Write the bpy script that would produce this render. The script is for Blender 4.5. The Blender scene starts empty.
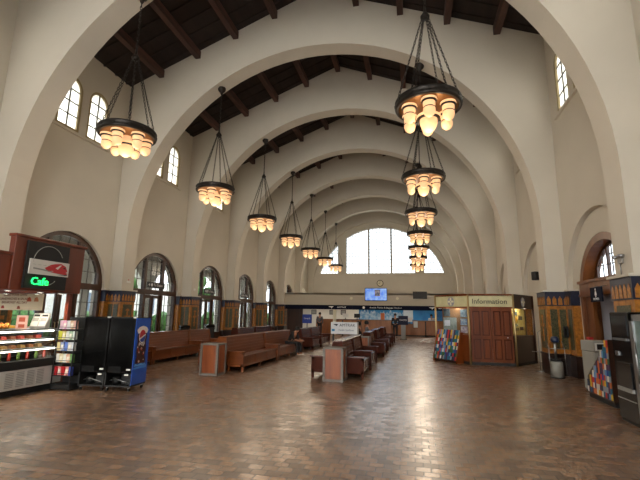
import bpy, bmesh, math, random
from mathutils import Vector, Matrix
S=bpy.context.scene; C=S.collection
PI=math.pi; rnd=random.Random(7)
# ---------------------------------------------------------------- camera
F,PIT,YAW,ROL=404.57,0.18116,0.2280,0.01589
fw=Vector((-math.sin(YAW)*math.cos(PIT),math.cos(YAW)*math.cos(PIT),math.sin(PIT)))
rt=Vector((math.cos(YAW),math.sin(YAW),0)); up=rt.cross(fw)
r2=rt*math.cos(ROL)+up*math.sin(ROL); u2=-rt*math.sin(ROL)+up*math.cos(ROL)
cam=bpy.data.cameras.new('camera'); co=bpy.data.objects.new('camera',cam); C.objects.link(co)
M=Matrix((r2,u2,-fw)).transposed().to_4x4(); M.translation=Vector((3.513,0,1.65)); co.matrix_world=M
cam.sensor_width=36; cam.lens=36*F/640; cam.clip_end=300; cam.clip_start=0.05
S.camera=co
# ---------------------------------------------------------------- view, world, lights
S.view_settings.view_transform='Standard'; S.view_settings.look='None'
S.view_settings.gamma=1; S.view_settings.use_curve_mapping=False; S.view_settings.exposure=0.13
S.cycles.max_bounces=14; S.cycles.diffuse_bounces=7; S.cycles.glossy_bounces=4; S.cycles.transparent_max_bounces=12
S.cycles.sample_clamp_indirect=6; S.cycles.caustics_reflective=False; S.cycles.caustics_refractive=False
W=bpy.data.worlds.new('sky'); S.world=W; W.use_nodes=True
bg=W.node_tree.nodes['Background']; bg.inputs[0].default_value=(0.93,0.97,1.0,1); bg.inputs[1].default_value=9.0
def area(name,loc,rot,sx,sy,power,col=(1,1,1),portal=False):
    l=bpy.data.lights.new(name,'AREA'); l.shape='RECTANGLE'; l.size=sx; l.size_y=sy; l.energy=power; l.color=col
    if portal: l.cycles.is_portal=True
    o=bpy.data.objects.new(name,l); o.location=loc; o.rotation_euler=rot; C.objects.link(o); return o
FRONT=820; Y0=8.8336; L=5.06; HW=8.0; IW=7.45; T=0.69
def ay(i): return Y0+L*i
for i in range(-3,7):
    m=ay(i)+L/2
    area('sky_portal',(-8.7,m,8.9),(0,-PI/2,0),2.2,2.6,1,portal=True)
    area('sky_portal',(8.7,m,8.9),(0,PI/2,0),2.2,2.6,1,portal=True)
area('sky_portal',(0,44.85,8.8),(-PI/2,0,0),13.6,5.4,1,portal=True)
area('front_fill_upper',(0,-7.1,7.6),(PI/2,0,0),12.5,5.0,FRONT,(1,.82,.58))  # added warm fill behind the camera, brightens the hall and arch faces
for x in (-4.5,0,4.5): area('front_fill_lower',(x,-7.1,1.9),(PI/2,0,0),2.4,3.4,FRONT*.1,(1,.88,.70))  # added low fills at the unseen front doors, brighten the hall
for i in range(-3,0):
    for s in (-1,1): area('rear_side_fill',(s*8.75,ay(i)+L/2,8.85),(0,s*PI/2,0),1.9,2.3,FRONT*.05)  # added side fills outside the unseen bays behind the camera
# lit ceiling panels of the ticket office (a real lamp each is built in the office below)
# ---------------------------------------------------------------- materials
def lin(c):
    if isinstance(c,str):
        c=tuple(int(c[i:i+2],16)/255 for i in (0,2,4))
    return tuple((x/12.92 if x<=.04045 else ((x+.055)/1.055)**2.4) for x in c)+(1,)
MAT={}
def mat(name,col,rough=.6,metal=0,var=0,scale=6,bump=0,col2=None,emit=0,ecol=None,coat=0,stretch=None,spec=.5):
    if name in MAT: return MAT[name]
    m=bpy.data.materials.new(name); m.use_nodes=True; nt=m.node_tree; b=nt.nodes['Principled BSDF']
    b.inputs['Base Color'].default_value=lin(col); b.inputs['Roughness'].default_value=rough
    b.inputs['Metallic'].default_value=metal; b.inputs['Coat Weight'].default_value=coat
    b.inputs['Specular IOR Level'].default_value=spec
    if emit:
        b.inputs['Emission Color'].default_value=lin(ecol or col); b.inputs['Emission Strength'].default_value=emit
    if var or bump or col2:
        tc=nt.nodes.new('ShaderNodeTexCoord'); mp=nt.nodes.new('ShaderNodeMapping')
        nt.links.new(tc.outputs['Object'],mp.inputs[0])
        if stretch: mp.inputs['Scale'].default_value=stretch
        n=nt.nodes.new('ShaderNodeTexNoise'); n.inputs['Scale'].default_value=scale; n.inputs['Detail'].default_value=5
        nt.links.new(mp.outputs[0],n.inputs[0])
        r=nt.nodes.new('ShaderNodeValToRGB'); a=lin(col)
        if col2: c2=lin(col2)
        else: c2=tuple(x*(1-var) for x in a[:3])+(1,)
        r.color_ramp.elements[0].color=c2; r.color_ramp.elements[1].color=a
        r.color_ramp.elements[0].position=.35; r.color_ramp.elements[1].position=.65
        nt.links.new(n.outputs[0],r.inputs[0]); nt.links.new(r.outputs[0],b.inputs['Base Color'])
        if bump:
            bp=nt.nodes.new('ShaderNodeBump'); bp.inputs['Strength'].default_value=bump; bp.inputs['Distance'].default_value=.02
            nt.links.new(n.outputs[0],bp.inputs['Height']); nt.links.new(bp.outputs[0],b.inputs['Normal'])
    MAT[name]=m; return m
plaster=mat('plaster','C9C1B2',.85,var=.05,scale=.9,bump=.15)
deck=mat('roof_boards','2A1B15',.8,col2='1A100C',scale=3,stretch=(1,.1,1))
beamw=mat('beam_wood','54352B',.7,col2='39231C',scale=5,stretch=(1,.15,1))
frame_w=mat('frame_wood','4B2C18',.4,col2='37200F',scale=5,stretch=(1,1,.2))
bench_w=mat('bench_wood','80451F',.3,col2='673517',scale=4,stretch=(1,.15,1),coat=.1,spec=.3)
bench_d=mat('bench_dark_wood','562614',.25,col2='40190C',scale=5,stretch=(1,1,.3),spec=.45)
cherry=mat('cherry_wood','6E2E17',.4,col2='59230F',scale=4,stretch=(1,1,.15))
bench_dm=mat('bench_dark_wood_panel','4C2418',.6,col2='3A1A10',scale=5,stretch=(1,1,.3),spec=.1)
booth_w=mat('booth_wood','7E3F18',.45,col2='642F10',scale=4,stretch=(1,1,.15),spec=.25)
walnut=mat('walnut_wood','3C2215',.4,col2='2E190F',scale=4,stretch=(1,1,.15))
oak=mat('oak_wood','A1642F',.4,col2='8A5226',scale=4,stretch=(1,1,.2))
orangew=mat('orange_wood','9C5426',.4,col2='7A3A16',scale=9,stretch=(1,1,.15))
bronze=mat('dark_bronze','2A2521',.45,metal=.6)
plate_m=mat('bronze_plate','8A5E30',.35,metal=.7)
brass=mat('brass','B9A274',.4,metal=.8)
black=mat('black_gloss','030304',.22,spec=.3)
blackm=mat('black_matte','121212',.6)
steel=mat('steel','9A9A9A',.3,metal=.9)
white=mat('white_paint','D8D6D0',.5)
cream=mat('cream_paint','D9D2B8',.6)
grey=mat('grey_paint','8C8B86',.5)
stoneg=mat('grey_stone','77716A',.6,var=.2,scale=20)
navy=mat('navy','070C24',.8,spec=.2)
blue=mat('blue_print','1450B4',.35)
red=mat('red','B3242A',.4)
green=mat('green','3D8A3C',.5)
tilebase=mat('dado_base_tile','2A1914',.3,var=.3,scale=10)
gold=mat('gold_tile','B5762A',.35,col2='85531C',scale=14)
field=mat('patterned_tile','5C5234',.3,col2='23311F',scale=30,bump=.3)
tnavy=mat('navy_tile','0B0F26',.4,col2='161B34',scale=12)
leadm=mat('lead_bar','55524C',.6); leadp=mat('pale_glazing_bar','A4A6A4',.6)
winframe=mat('window_cream_frame','9C8C66',.6)
skin=mat('skin','B07A5C',.6); hair=mat('hair','17110D',.7)
globe=mat('globe_glass','C9A274',.5,emit=.72,ecol='FFC993')
tubelit=mat('lit_lamp','FFFFFF',.5,emit=6,ecol='FFF6E4')
neong=mat('neon_green','30FF80',.4,emit=2.2,ecol='20F070')
def glass(name,col=(1,1,1),g=.06,rough=.02):
    m=bpy.data.materials.new(name); m.use_nodes=True; nt=m.node_tree; nt.nodes.clear()
    o=nt.nodes.new('ShaderNodeOutputMaterial'); mx=nt.nodes.new('ShaderNodeMixShader'); mx.inputs[0].default_value=g
    t=nt.nodes.new('ShaderNodeBsdfTransparent'); t.inputs[0].default_value=col+(1,)
    gl=nt.nodes.new('ShaderNodeBsdfGlossy'); gl.inputs['Roughness'].default_value=rough
    nt.links.new(t.outputs[0],mx.inputs[1]); nt.links.new(gl.outputs[0],mx.inputs[2]); nt.links.new(mx.outputs[0],o.inputs[0])
    MAT[name]=m; return m
pane=glass('window_glass',(.66,.68,.70),.02); pane_w=glass('obscured_glass',(.40,.385,.355),.02); pane_c=glass('case_glass',(.93,.97,.96),.12,.05)
pane_b=glass('lunette_glass',(.47,.48,.48),.02); pane_clear=glass('clear_glass',(.95,.96,.96),.03)
def obscured(m,col,f):
    nt=m.node_tree; tr=nt.nodes.new('ShaderNodeBsdfTranslucent'); tr.inputs[0].default_value=col+(1,)
    ad=nt.nodes.new('ShaderNodeMixShader'); ad.inputs[0].default_value=f
    o=[n for n in nt.nodes if n.type=='OUTPUT_MATERIAL'][0]; src=o.inputs[0].links[0].from_socket
    nt.links.new(src,ad.inputs[1]); nt.links.new(tr.outputs[0],ad.inputs[2]); nt.links.new(ad.outputs[0],o.inputs[0])
obscured(pane_w,(.62,.59,.52),.75)
def floor_mat():
    m=bpy.data.materials.new('quarry_tile'); m.use_nodes=True; nt=m.node_tree; b=nt.nodes['Principled BSDF']; N=nt.nodes.new; K=nt.links.new
    tc=N('ShaderNodeTexCoord'); mp=N('ShaderNodeMapping'); K(tc.outputs['Object'],mp.inputs[0]); mp.inputs['Rotation'].default_value=(0,0,0)
    br=N('ShaderNodeTexBrick'); K(mp.outputs[0],br.inputs[0]); br.inputs['Scale'].default_value=1
    br.inputs['Brick Width'].default_value=.17; br.inputs['Row Height'].default_value=.135; br.inputs['Mortar Size'].default_value=.009
    br.inputs['Mortar Smooth'].default_value=.3; br.inputs['Bias'].default_value=-.1
    br.inputs['Color1'].default_value=lin('A9805F'); br.inputs['Color2'].default_value=lin('5E4636'); br.inputs['Mortar'].default_value=lin('2A1C14')
    n=N('ShaderNodeTexNoise'); K(tc.outputs['Object'],n.inputs[0]); n.inputs['Scale'].default_value=.6; n.inputs['Detail'].default_value=4
    mx=N('ShaderNodeMix'); mx.data_type='RGBA'; mx.blend_type='MULTIPLY'; mx.inputs[0].default_value=.25
    K(br.outputs['Color'],mx.inputs[6]); K(n.outputs['Fac'],mx.inputs[7]); 
    g=N('ShaderNodeBrightContrast'); g.inputs['Bright'].default_value=.02; K(mx.outputs[2],g.inputs[0]); K(g.outputs[0],b.inputs['Base Color'])
    w=N('ShaderNodeTexWhiteNoise') ; w.noise_dimensions='3D'
    n2=N('ShaderNodeRGBToBW'); K(br.outputs['Color'],n2.inputs[0])
    n9=N('ShaderNodeTexNoise')
    mr=N('ShaderNodeMapRange'); K(n2.outputs[0],mr.inputs[0]); mr.inputs[1].default_value=.06; mr.inputs[2].default_value=.28; mr.inputs[3].default_value=.36; mr.inputs[4].default_value=.2
    K(mr.outputs[0],b.inputs['Roughness'])
    bp=N('ShaderNodeBump'); bp.inputs['Strength'].default_value=.2; bp.inputs['Distance'].default_value=.004; bp.invert=True
    K(br.outputs['Fac'],bp.inputs['Height'])
    bp2=N('ShaderNodeBump'); bp2.inputs['Strength'].default_value=.0; bp2.inputs['Distance'].default_value=.01
    n3=N('ShaderNodeTexNoise'); K(tc.outputs['Object'],n3.inputs[0]); n3.inputs['Scale'].default_value=9
    K(n3.outputs['Fac'],bp2.inputs['Height']); K(bp.outputs[0],bp2.inputs['Normal']); K(bp2.outputs[0],b.inputs['Normal'])
    b.inputs['Specular IOR Level'].default_value=.8; b.inputs['Coat Weight'].default_value=.3; b.inputs['Coat Roughness'].default_value=.3
    return m
floorm=floor_mat()
# ---------------------------------------------------------------- mesh helpers
class MB:
    def __init__(s): s.bm=bmesh.new(); s.mats=[]
    def mi(s,m):
        if m is None: return 0
        if m not in s.mats: s.mats.append(m)
        return s.mats.index(m)
    def box(s,x0,x1,y0,y1,z0,z1,m=None,M=None):
        v=[s.bm.verts.new((x,y,z)) for x in (x0,x1) for y in (y0,y1) for z in (z0,z1)]
        if M is not None:
            for q in v: q.co=M@q.co
        k=s.mi(m)
        for f in ((0,1,3,2),(4,6,7,5),(0,4,5,1),(2,3,7,6),(0,2,6,4),(1,5,7,3)):
            fc=s.bm.faces.new([v[i] for i in f]); fc.material_index=k
        return s
    def prism(s,pts,fn,d0,d1,m=None):
        # pts: 2D polygon; fn(u,v,w) -> xyz ; extrude w from d0 to d1
        a=[s.bm.verts.new(fn(u,v,d0)) for u,v in pts]; b=[s.bm.verts.new(fn(u,v,d1)) for u,v in pts]
        k=s.mi(m); n=len(pts); fs=[s.bm.faces.new(a),s.bm.faces.new(b[::-1])]
        for i in range(n): fs.append(s.bm.faces.new((a[i],b[i],b[(i+1)%n],a[(i+1)%n])))
        for f in fs: f.material_index=k
        return s
    def tube(s,pts,r,m=None,n=8,closed=False,caps=True):
        pts=[Vector(p) for p in pts]; rs=r if isinstance(r,(list,tuple)) else [r]*len(pts); k=s.mi(m); rings=[]; N=len(pts)
        ref=None
        for i,p in enumerate(pts):
            d=(pts[(i+1)%N] if (closed or i<N-1) else p)-(pts[i-1] if (closed or i>0) else p)
            d.normalize()
            if ref is None: ref=d.orthogonal().normalized()
            ref=(ref-d*ref.dot(d)); ref=ref.normalized() if ref.length>1e-5 else d.orthogonal().normalized()
            e=d.cross(ref)
            rings.append([s.bm.verts.new(p+(ref*math.cos(2*PI*j/n)+e*math.sin(2*PI*j/n))*rs[i]) for j in range(n)])
        for i in range(N if closed else N-1):
            A=rings[i];B=rings[(i+1)%N]
            for j in range(n):
                f=s.bm.faces.new((A[j],A[(j+1)%n],B[(j+1)%n],B[j])); f.material_index=k; f.smooth=True
        if caps and not closed:
            f=s.bm.faces.new(rings[0][::-1]); f.material_index=k; f=s.bm.faces.new(rings[-1]); f.material_index=k
        return s
    def lathe(s,prof,c=(0,0,0),n=20,m=None,smooth=True):
        k=s.mi(m); rings=[]
        for r,z in prof:
            if r<1e-5: rings.append([s.bm.verts.new((c[0],c[1],c[2]+z))])
            else: rings.append([s.bm.verts.new((c[0]+r*math.cos(2*PI*j/n),c[1]+r*math.sin(2*PI*j/n),c[2]+z)) for j in range(n)])
        for A,B in zip(rings,rings[1:]):
            for j in range(n):
                a0,a1=A[j%len(A)],A[(j+1)%len(A)]; b0,b1=B[j%len(B)],B[(j+1)%len(B)]
                vs=[]
                for q in (a0,a1,b1,b0):
                    if q not in vs: vs.append(q)
                if len(vs)>2: f=s.bm.faces.new(vs); f.material_index=k; f.smooth=smooth
        return s
    def quad(s,pts,m=None):
        f=s.bm.faces.new([s.bm.verts.new(p) for p in pts]); f.material_index=s.mi(m); return s
    def mesh(s,name,m=None,bev=0):
        if bev:
            bmesh.ops.bevel(s.bm,geom=[e for e in s.bm.edges],offset=bev,segments=1,affect='EDGES',clamp_overlap=True)
        bmesh.ops.recalc_face_normals(s.bm,faces=s.bm.faces[:])
        me=bpy.data.meshes.new(name); s.bm.to_mesh(me); s.bm.free()
        for q in (s.mats or [m]): me.materials.append(q)
        return me
    def obj(s,name,m=None,parent=None,loc=None,bev=0,label=None):
        return link(name,s.mesh(name,m,bev),parent,loc,label=label)
def link(name,me,parent=None,loc=None,rz=0,label=None,kind=None):
    o=bpy.data.objects.new(name,me); C.objects.link(o)
    if parent is not None: o.parent=parent
    if loc is not None: o.location=loc
    if rz: o.rotation_euler=(0,0,rz)
    if label: o['label']=label
    if kind: o['kind']=kind
    return o
def thing(name,label,cat,loc=(0,0,0),rz=0,group=None):
    o=link(name,None,None,loc,rz); o['label']=label; o['category']=cat
    if group: o['group']=group
    return o
def tag(o,label,cat,group=None):
    o['label']=label; o['category']=cat
    if group: o['group']=group
    return o
def struct(o): o['kind']='structure'; return o
def copy_tree(o,parent=None):
    c=o.copy(); C.objects.link(c); c.parent=parent
    for ch in list(o.children): copy_tree(ch,c)
    return c
def dup(root,loc,rz=None,label=None,group=None):
    r=copy_tree(root); r.location=loc
    if rz is not None: r.rotation_euler=(0,0,rz)
    if label: r['label']=label
    if group: r['group']=group
    return r
def plate(outer,holes,d0,d1,fn,m,name='plate'):
    cu=bpy.data.curves.new('tmp','CURVE'); cu.dimensions='2D'; cu.fill_mode='BOTH'; cu.extrude=.5
    for poly in [outer]+list(holes):
        sp=cu.splines.new('POLY'); sp.points.add(len(poly)-1)
        for p,(u,v) in zip(sp.points,poly): p.co=(u,v,0,1)
        sp.use_cyclic_u=True
    o=bpy.data.objects.new('tmp',cu); C.objects.link(o)
    dg=bpy.context.evaluated_depsgraph_get(); me=bpy.data.meshes.new_from_object(o.evaluated_get(dg))
    bpy.data.objects.remove(o); bpy.data.curves.remove(cu)
    for v in me.vertices:
        w=d0+(v.co.z+.5)*(d1-d0); v.co=fn(v.co.x,v.co.y,w)
    bm=bmesh.new(); bm.from_mesh(me); bmesh.ops.remove_doubles(bm,verts=bm.verts,dist=1e-5); bmesh.ops.recalc_face_normals(bm,faces=bm.faces); bm.to_mesh(me); bm.free()
    for p in me.polygons: p.use_smooth=False
    me.materials.clear(); me.materials.append(m); me.name=name
    return me
def arch(c,hw,z0,zs,n=24,r=None):
    # arch outline: base z0, spring zs, half width hw (semicircle)
    p=[(c-hw,z0)]
    for j in range(n+1):
        a=PI-PI*j/n; p.append((c+hw*math.cos(a),zs+hw*math.sin(a)))
    p.append((c+hw,z0)); return p
def light_poly(u0,u1,z0,c,zs,R,n=8):
    # opening between u0 and u1 from z0 up to the arc of radius R about (c,zs)
    p=[(u0,z0)]
    for j in range(n+1):
        u=u0+(u1-u0)*j/n; d=R*R-(u-c)**2
        z=zs+math.sqrt(max(d,0)); p.append((u,max(z,z0+.001) ))
    p.append((u1,z0)); 
    q=[p[0]]
    for a in p[1:]:
        if abs(a[0]-q[-1][0])+abs(a[1]-q[-1][1])>1e-3: q.append(a)
    return q
side=lambda u,v,w:(w,u,v)
front=lambda u,v,w:(u,w,v)
def text(s,size,fn,m,name='lettering',parent=None,depth=.004,align='CENTER',label=None):
    cu=bpy.data.curves.new('t','FONT'); cu.body=s; cu.size=size; cu.align_x=align; cu.align_y='CENTER'; cu.extrude=.5; cu.resolution_u=2
    o=bpy.data.objects.new('t',cu); C.objects.link(o)
    dg=bpy.context.evaluated_depsgraph_get(); me=bpy.data.meshes.new_from_object(o.evaluated_get(dg))
    bpy.data.objects.remove(o); bpy.data.curves.remove(cu)
    for v in me.vertices: v.co=fn(v.co.x,v.co.y,(v.co.z+.5)*depth)
    me.materials.clear(); me.materials.append(m); me.name=name
    return link(name,me,parent,label=label)
def disc(c,r,fn,d0,d1,m,mb,n=24,sx=1):
    mb.prism([(c[0]+sx*r*math.cos(2*PI*j/n),c[1]+r*math.sin(2*PI*j/n)) for j in range(n)],fn,d0,d1,m)
ORD=['first','second','third','fourth','fifth','sixth','seventh','eighth','ninth','tenth','eleventh','twelfth']
# ---------------------------------------------------------------- structure
YA,YB=ay(-3),ay(7)
struct(MB().box(-8.9,8.9,YA-.6,YB+.6,-.2,0).obj('floor',floorm))
DC=.1; DR=1.83      # left doorway centre offset, radius
ol=[];
for i in range(-3,7):
    m=ay(i)+L/2
    ol.append(arch(m+DC,DR,.0,2.5))
    for s in (-1,1): ol.append(arch(m+.02+s*.65,.49,7.85,9.36,12))
def notch(outer_lo,outer_hi,openings,z0=-.0):
    pts=[(outer_lo,z0)]
    for o in sorted(openings,key=lambda a:a[0][0]): pts+=o
    pts+=[(outer_hi,z0),(outer_hi,11.3),(outer_lo,11.3)]; return pts
base=[o for o in ol if len(o)>20]; cler=[o for o in ol if len(o)<20]
struct(link('wall_left',plate(notch(YA-.6,YB+.6,base),cler,-8.55,-8.0,side,plaster)))
cler_r=[[(u+.42,v) for u,v in o] for o in cler]
nich=[];rdoor=[];rbays=[-3,-2,-1,0,2,3,4,5,6]
for i in range(-3,7):
    nich.append(arch(ay(i)+L/2,2.12,0,2.33))
    if i in rbays: rdoor.append(arch(ay(i)+L/2+.05,1.6,0,2.2))
struct(link('wall_right',plate(notch(YA-.6,YB+.6,nich),cler_r,8.0,8.14,side,plaster)))
struct(link('wall_right_outer',plate(notch(YA-.6,YB+.6,rdoor),cler_r,8.14,8.55,side,plaster)))
# diaphragm arches
def arch_poly():
    p=[(-8.02,0),(-IW,0),(-IW,4.4)]
    for j in range(1,48):
        a=PI-PI*j/48; p.append((IW*math.cos(a),4.4+IW*math.sin(a)))
    p+=[(IW,4.4),(IW,0),(8.02,0),(8.02,11.06),(0,14.28),(-8.02,11.06)]; return p
am=plate(arch_poly(),[],-T/2,T/2,front,plaster,'arch')
for i in range(-2,7): struct(link('arch',am,None,(0,ay(i),0)))
# back wall with lunette, relief arch
RW=6.95; ZC=4.24; SIL=6.13
lun=[(-6.7,-4.65),(-3.75,-1.28),(-1.18,1.18),(1.28,3.75),(4.65,6.7)]
def bw(y0,y1,name,s):
    struct(link(name,plate([(-8.3,0),(8.3,0),(8.3,11.2),(0,14.5),(-8.3,11.2)],[light_poly(a,b,SIL,0,ZC,RW,10) for a,b in lun],y0,y1,front,plaster)))
bw(YB,YB+.5,'wall_back',1)
struct(link('arch',plate(arch_poly(),[],YB-.3,YB+.01,front,plaster,'arch')))
# front wall (behind the camera): lunette and three doors
def fw_wall():
    doors=[arch(c,1.3,0,2.4) for c in (-4.5,0,4.5)]
    o=[(-8.3,0)]
    for d in doors: o+=d
    o+=[(8.3,0),(8.3,11.2),(0,14.5),(-8.3,11.2)]
    struct(link('wall_front',plate(o,[light_poly(a,b,5.2,0,ZC,RW,10) for a,b in lun],YA-.5,YA,front,plaster)))
fw_wall()
for s,nm in ((-1,'ceiling_left'),(1,'ceiling_right')):
    mb=MB(); mb.prism([(0,14.26),(s*8.7,14.26-8.7*.4025),(s*8.7,14.46-8.7*.4025),(0,14.46)],front,YA-.6,YB+.6)
    o=struct(mb.obj(nm,deck))
# planks: battens across the slope, and purlins along the hall
pp=MB().box(-.11,.11,YA,YB,-.3,.02).mesh('purlin',beamw)
for x in (-6.55,-4.92,-3.28,-1.64,0,1.64,3.28,4.92,6.55):
    struct(link('beam',pp,None,(x,0,14.24-abs(x)*.4025-.02)))
rb={}
for s in (-1,1):
    mb=MB()
    for i in range(-3,7):
        for k in range(1,8):
            y=ay(i)+L*k/8
            mb.prism([(0,14.27),(s*8.05,14.27-8.05*.4025),(s*8.05,14.21-8.05*.4025),(0,14.21)],front,y-.04,y+.04)
    struct(mb.obj('ceiling_battens',deck))
# clerestory windows
def clerestory(n,x,yc,sgn):
    t=struct(link('window_%d'%n,None,None,(x,yc,0)))
    out=arch(0,.5,7.84,9.36,14); inn=arch(0,.40,7.94,9.36,14)
    if not hasattr(clerestory,'me'):
        clerestory.me=plate(out,[inn],-.06,.06,side,winframe,'frame')
        mb=MB(); mb.box(-.03,.03,-.02,.02,7.94,9.76,leadm)
        for z in (8.4,8.88,9.34): mb.box(-.03,.03,-.4,.4,z-.015,z+.015,leadm)
        clerestory.mu=mb.mesh('muntins')
        clerestory.pa=MB(); clerestory.pa.quad([(0,u,v) for u,v in inn]); clerestory.pa=clerestory.pa.mesh('pane',pane_w)
    link('window_frame',clerestory.me,t); link('muntins',clerestory.mu,t); link('pane',clerestory.pa,t)
wn=1
for i in range(-3,7):
    m=ay(i)+L/2+.02
    for x in (-8.07,8.07):
        for s in (-.65,.65):
            clerestory(wn,x,m+s+(.42 if x>0 else 0),1); wn+=1
        xs=-1 if x<0 else 1
        struct(MB().box(min(xs*7.93,xs*8.05),max(xs*7.93,xs*8.05),m-1.3+(.42 if xs>0 else 0),m+1.3+(.42 if xs>0 else 0),7.74,7.83).obj('window_sill',plaster))
# back lunette glazing
def lunette(y,sill,n0,pane_b=pane_b):
    n=n0
    for a,b in lun:
        t=struct(link('window_%d'%n,None)); n+=1
        o=light_poly(a,b,sill,0,ZC,RW,12)
        link('pane',plate(o,[],y,y+.01,front,pane_b),t)
        mb=MB(); w=b-a; nx=max(3,round(w/.37))
        for k in range(1,nx):
            u=a+w*k/nx; z=ZC+math.sqrt(max(RW*RW-u*u,0)); 
            if z>sill: mb.box(u-.018,u+.018,y-.02,y+.02,sill,z,leadm)
        z=sill+.38
        while z<ZC+RW:
            um=math.sqrt(max(RW*RW-(z-ZC)**2,0)); aa,bb=max(a,-um),min(b,um)
            if bb>aa: mb.box(aa,bb,y-.018,y+.018,z-.018,z+.018,leadm)
            z+=.38
        mb.obj('muntins',None,t)
        fr=MB()
        for u in (a,b): fr.box(u-.045,u+.045,y-.05,y+.05,sill,max(sill+.1,ZC+math.sqrt(max(RW*RW-u*u,0))),bronze)
        fr.obj('window_frame',None,t)
    return n
wn=lunette(YB+.25,SIL,wn); wn=lunette(YA-.25,5.2,wn,pane_clear)
struct(MB().box(-6.9,6.9,YB-.06,YB+.02,SIL-.14,SIL-.02).obj('trim_lunette_sill',plaster))
mb=MB(); 
for a,b,c,d in ((-3.75,3.75,5.75,5.8),(-3.75,3.75,4.25,4.3),(-3.75,-3.7,4.25,5.8),(3.7,3.75,4.25,5.8)): mb.box(a,b,YB-.05,YB+.02,c,d)
struct(mb.obj('trim_back_panel',plaster))
# left doorways
def doorway_parts():
    c=0;R=1.83;r=1.68; d={}
    holes=[light_poly(-1.6,-.72,2.62,0,2.5,r),light_poly(-.6,.6,2.62,0,2.5,r),light_poly(.72,1.6,2.62,0,2.5,r),
      [(-1.68,.5),(-1.68,2.4),(-.72,2.4),(-.72,.5)],[(1.68,.5),(1.68,2.4),(.72,2.4),(.72,.5)]]
    o=[(-R,0)]+arch(0,R,0,2.5)[1:-1]+[(R,0),(.6,0),(.6,2.4),(-.6,2.4),(-.6,0)]
    d['window_frame']=plate(o,holes,-.09,.09,side,frame_w)
    mb=MB()
    for u in (-1.3,-1.0,1.0,1.3): mb.box(-.015,.015,u-.012,u+.012,.5,2.4,leadm)
    for u in (-1.15,1.15,-.2,.2):
        mb.box(-.015,.015,u-.012,u+.012,2.62,2.5+math.sqrt(r*r-u*u),leadm)
    for z in (.98,1.46,1.94):
        for a,b in ((-1.68,-.72),(.72,1.68)): mb.box(-.015,.015,a,b,z-.012,z+.012,leadm)
    for z in (3.05,3.5,3.9):
        um=math.sqrt(r*r-(z-2.5)**2)
        mb.box(-.015,.015,-um,um,z-.012,z+.012,leadm)
    d['muntins']=mb.mesh('muntins')
    d['pane']=plate(arch(0,r,.5,2.5),[],-.004,.004,side,pane)
    for s,nm in ((-1,'a'),(1,'b')):
        u0,u1=sorted((s*.02,s*.58))
        d['door'+nm]=plate([(u0,.02),(u1,.02),(u1,2.38),(u0,2.38)],[[(u0+.1,.35),(u1-.1,.35),(u1-.1,2.24),(u0+.1,2.24)]],-.03,.03,side,frame_w)
        d['dpane'+nm]=MB().box(-.004,.004,u0+.1,u1-.1,.35,2.24).mesh('pane',pane)
    d['handle']=MB().tube([(0.03,0,1.0),(.08,0,1.0),(.08,0,1.25),(.03,0,1.25)],.012).mesh('handle',brass)
    return d
DP=doorway_parts()
signs={1:'the one left of the blue cooler side, in second doorway',2:'',3:''}
for i in range(-3,7):
    if i==6: continue
    yc=ay(i)+L/2+DC
    t=struct(link('window_%d'%wn,None,None,(-8.2,yc,0))); wn+=1
    for k in ('window_frame','muntins','pane'): link(k,DP[k],t)
    dr=struct(link('door_%d'%(i+4),None,None,(-8.2,yc,0)))
    for nm,s in (('a',-1),('b',1)):
        lf=link('door_leaf',DP['door'+nm],dr); link('pane',DP['dpane'+nm],lf); h=link('handle',DP['handle'],lf,(0,s*.07,0))
# outdoor arcade to the left (seen through the doors)
conc=mat('pale_concrete','BDB6A8',.9,var=.1,scale=2)
struct(MB().box(-40,-8.55,-20,60,-.25,-.05).obj('ground',conc))
struct(MB().box(8.6,40,-20,60,-.25,-.05).obj('ground_right',conc))
arcade=[]
pts=[(-12,-.05)]
for k in range(-4,12):
    pts+=arch(ay(k)*1.0+1.2,2.25,-.05,2.3,16)
pts+=[(68,-.05),(68,5.0),(-12,5.0)]
pts=[p for p in pts]
struct(link('wall_arcade',plate(pts,[],-13.3,-12.9,side,mat('arcade_stucco','E4E0D6',.9))))
struct(MB().box(-13.5,-8.9,-12,68,4.85,4.95).obj('ceiling_arcade',mat('arcade_ceiling','6E6054',.8)))
# greenery and a pale building beyond the arcade
leaf=mat('foliage','4E7A34',.8,col2='2C4A1C',scale=5); bark=mat('bark','4A3A2A',.9)
hg=MB(); hr=random.Random(11)
def blob(mb,c,r,m,n=9):
    pr=[]
    for j in range(7):
        a=PI*j/6; q=r*(1+hr.uniform(-.15,.15)) if 0<j<6 else r
        pr.append((max(q*math.sin(a),0) if 0<j<6 else 0,-q*math.cos(a)))
    mb.lathe(pr,c,n,m)
for k in range(16): blob(hg,(-16.2+hr.uniform(-.3,.3),-6+4*k+hr.uniform(-1,1),.7),1.0,leaf)
hg.box(-16.6,-15.8,-8,60,-.05,1.15,leaf)
o=hg.obj('hedge'); tag(o,'green clipped hedge seen through the left doorways beyond the arcade','hedge')
for k,(yy,h) in enumerate(((7.5,4.2),(15.5,5.0),(27,4.6),(38,5.2))):
    t=thing('tree','green tree beyond the arcade, %s seen through the left doorways'%ORD[k],'tree',(-18.5,yy,-.05))
    MB().tube([(0,0,0),(.1,0,h*.4),(0,.1,h*.7)],[.16,.12,.08]).obj('trunk',bark,t)
    B=MB()
    for q in range(9): blob(B,(hr.uniform(-1.2,1.2),hr.uniform(-1.2,1.2),h*.75+hr.uniform(-.9,1.1)),hr.uniform(.6,1.0),leaf)
    B.obj('foliage',None,t)
t=thing('far_building','pale building seen through the left doorways behind the trees','building',(-27,24,-.05))
MB().box(-3,0,-34,36,0,5.2,mat('far_building_wall','C9C6BE',.9)).obj('wall',None,t)
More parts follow.
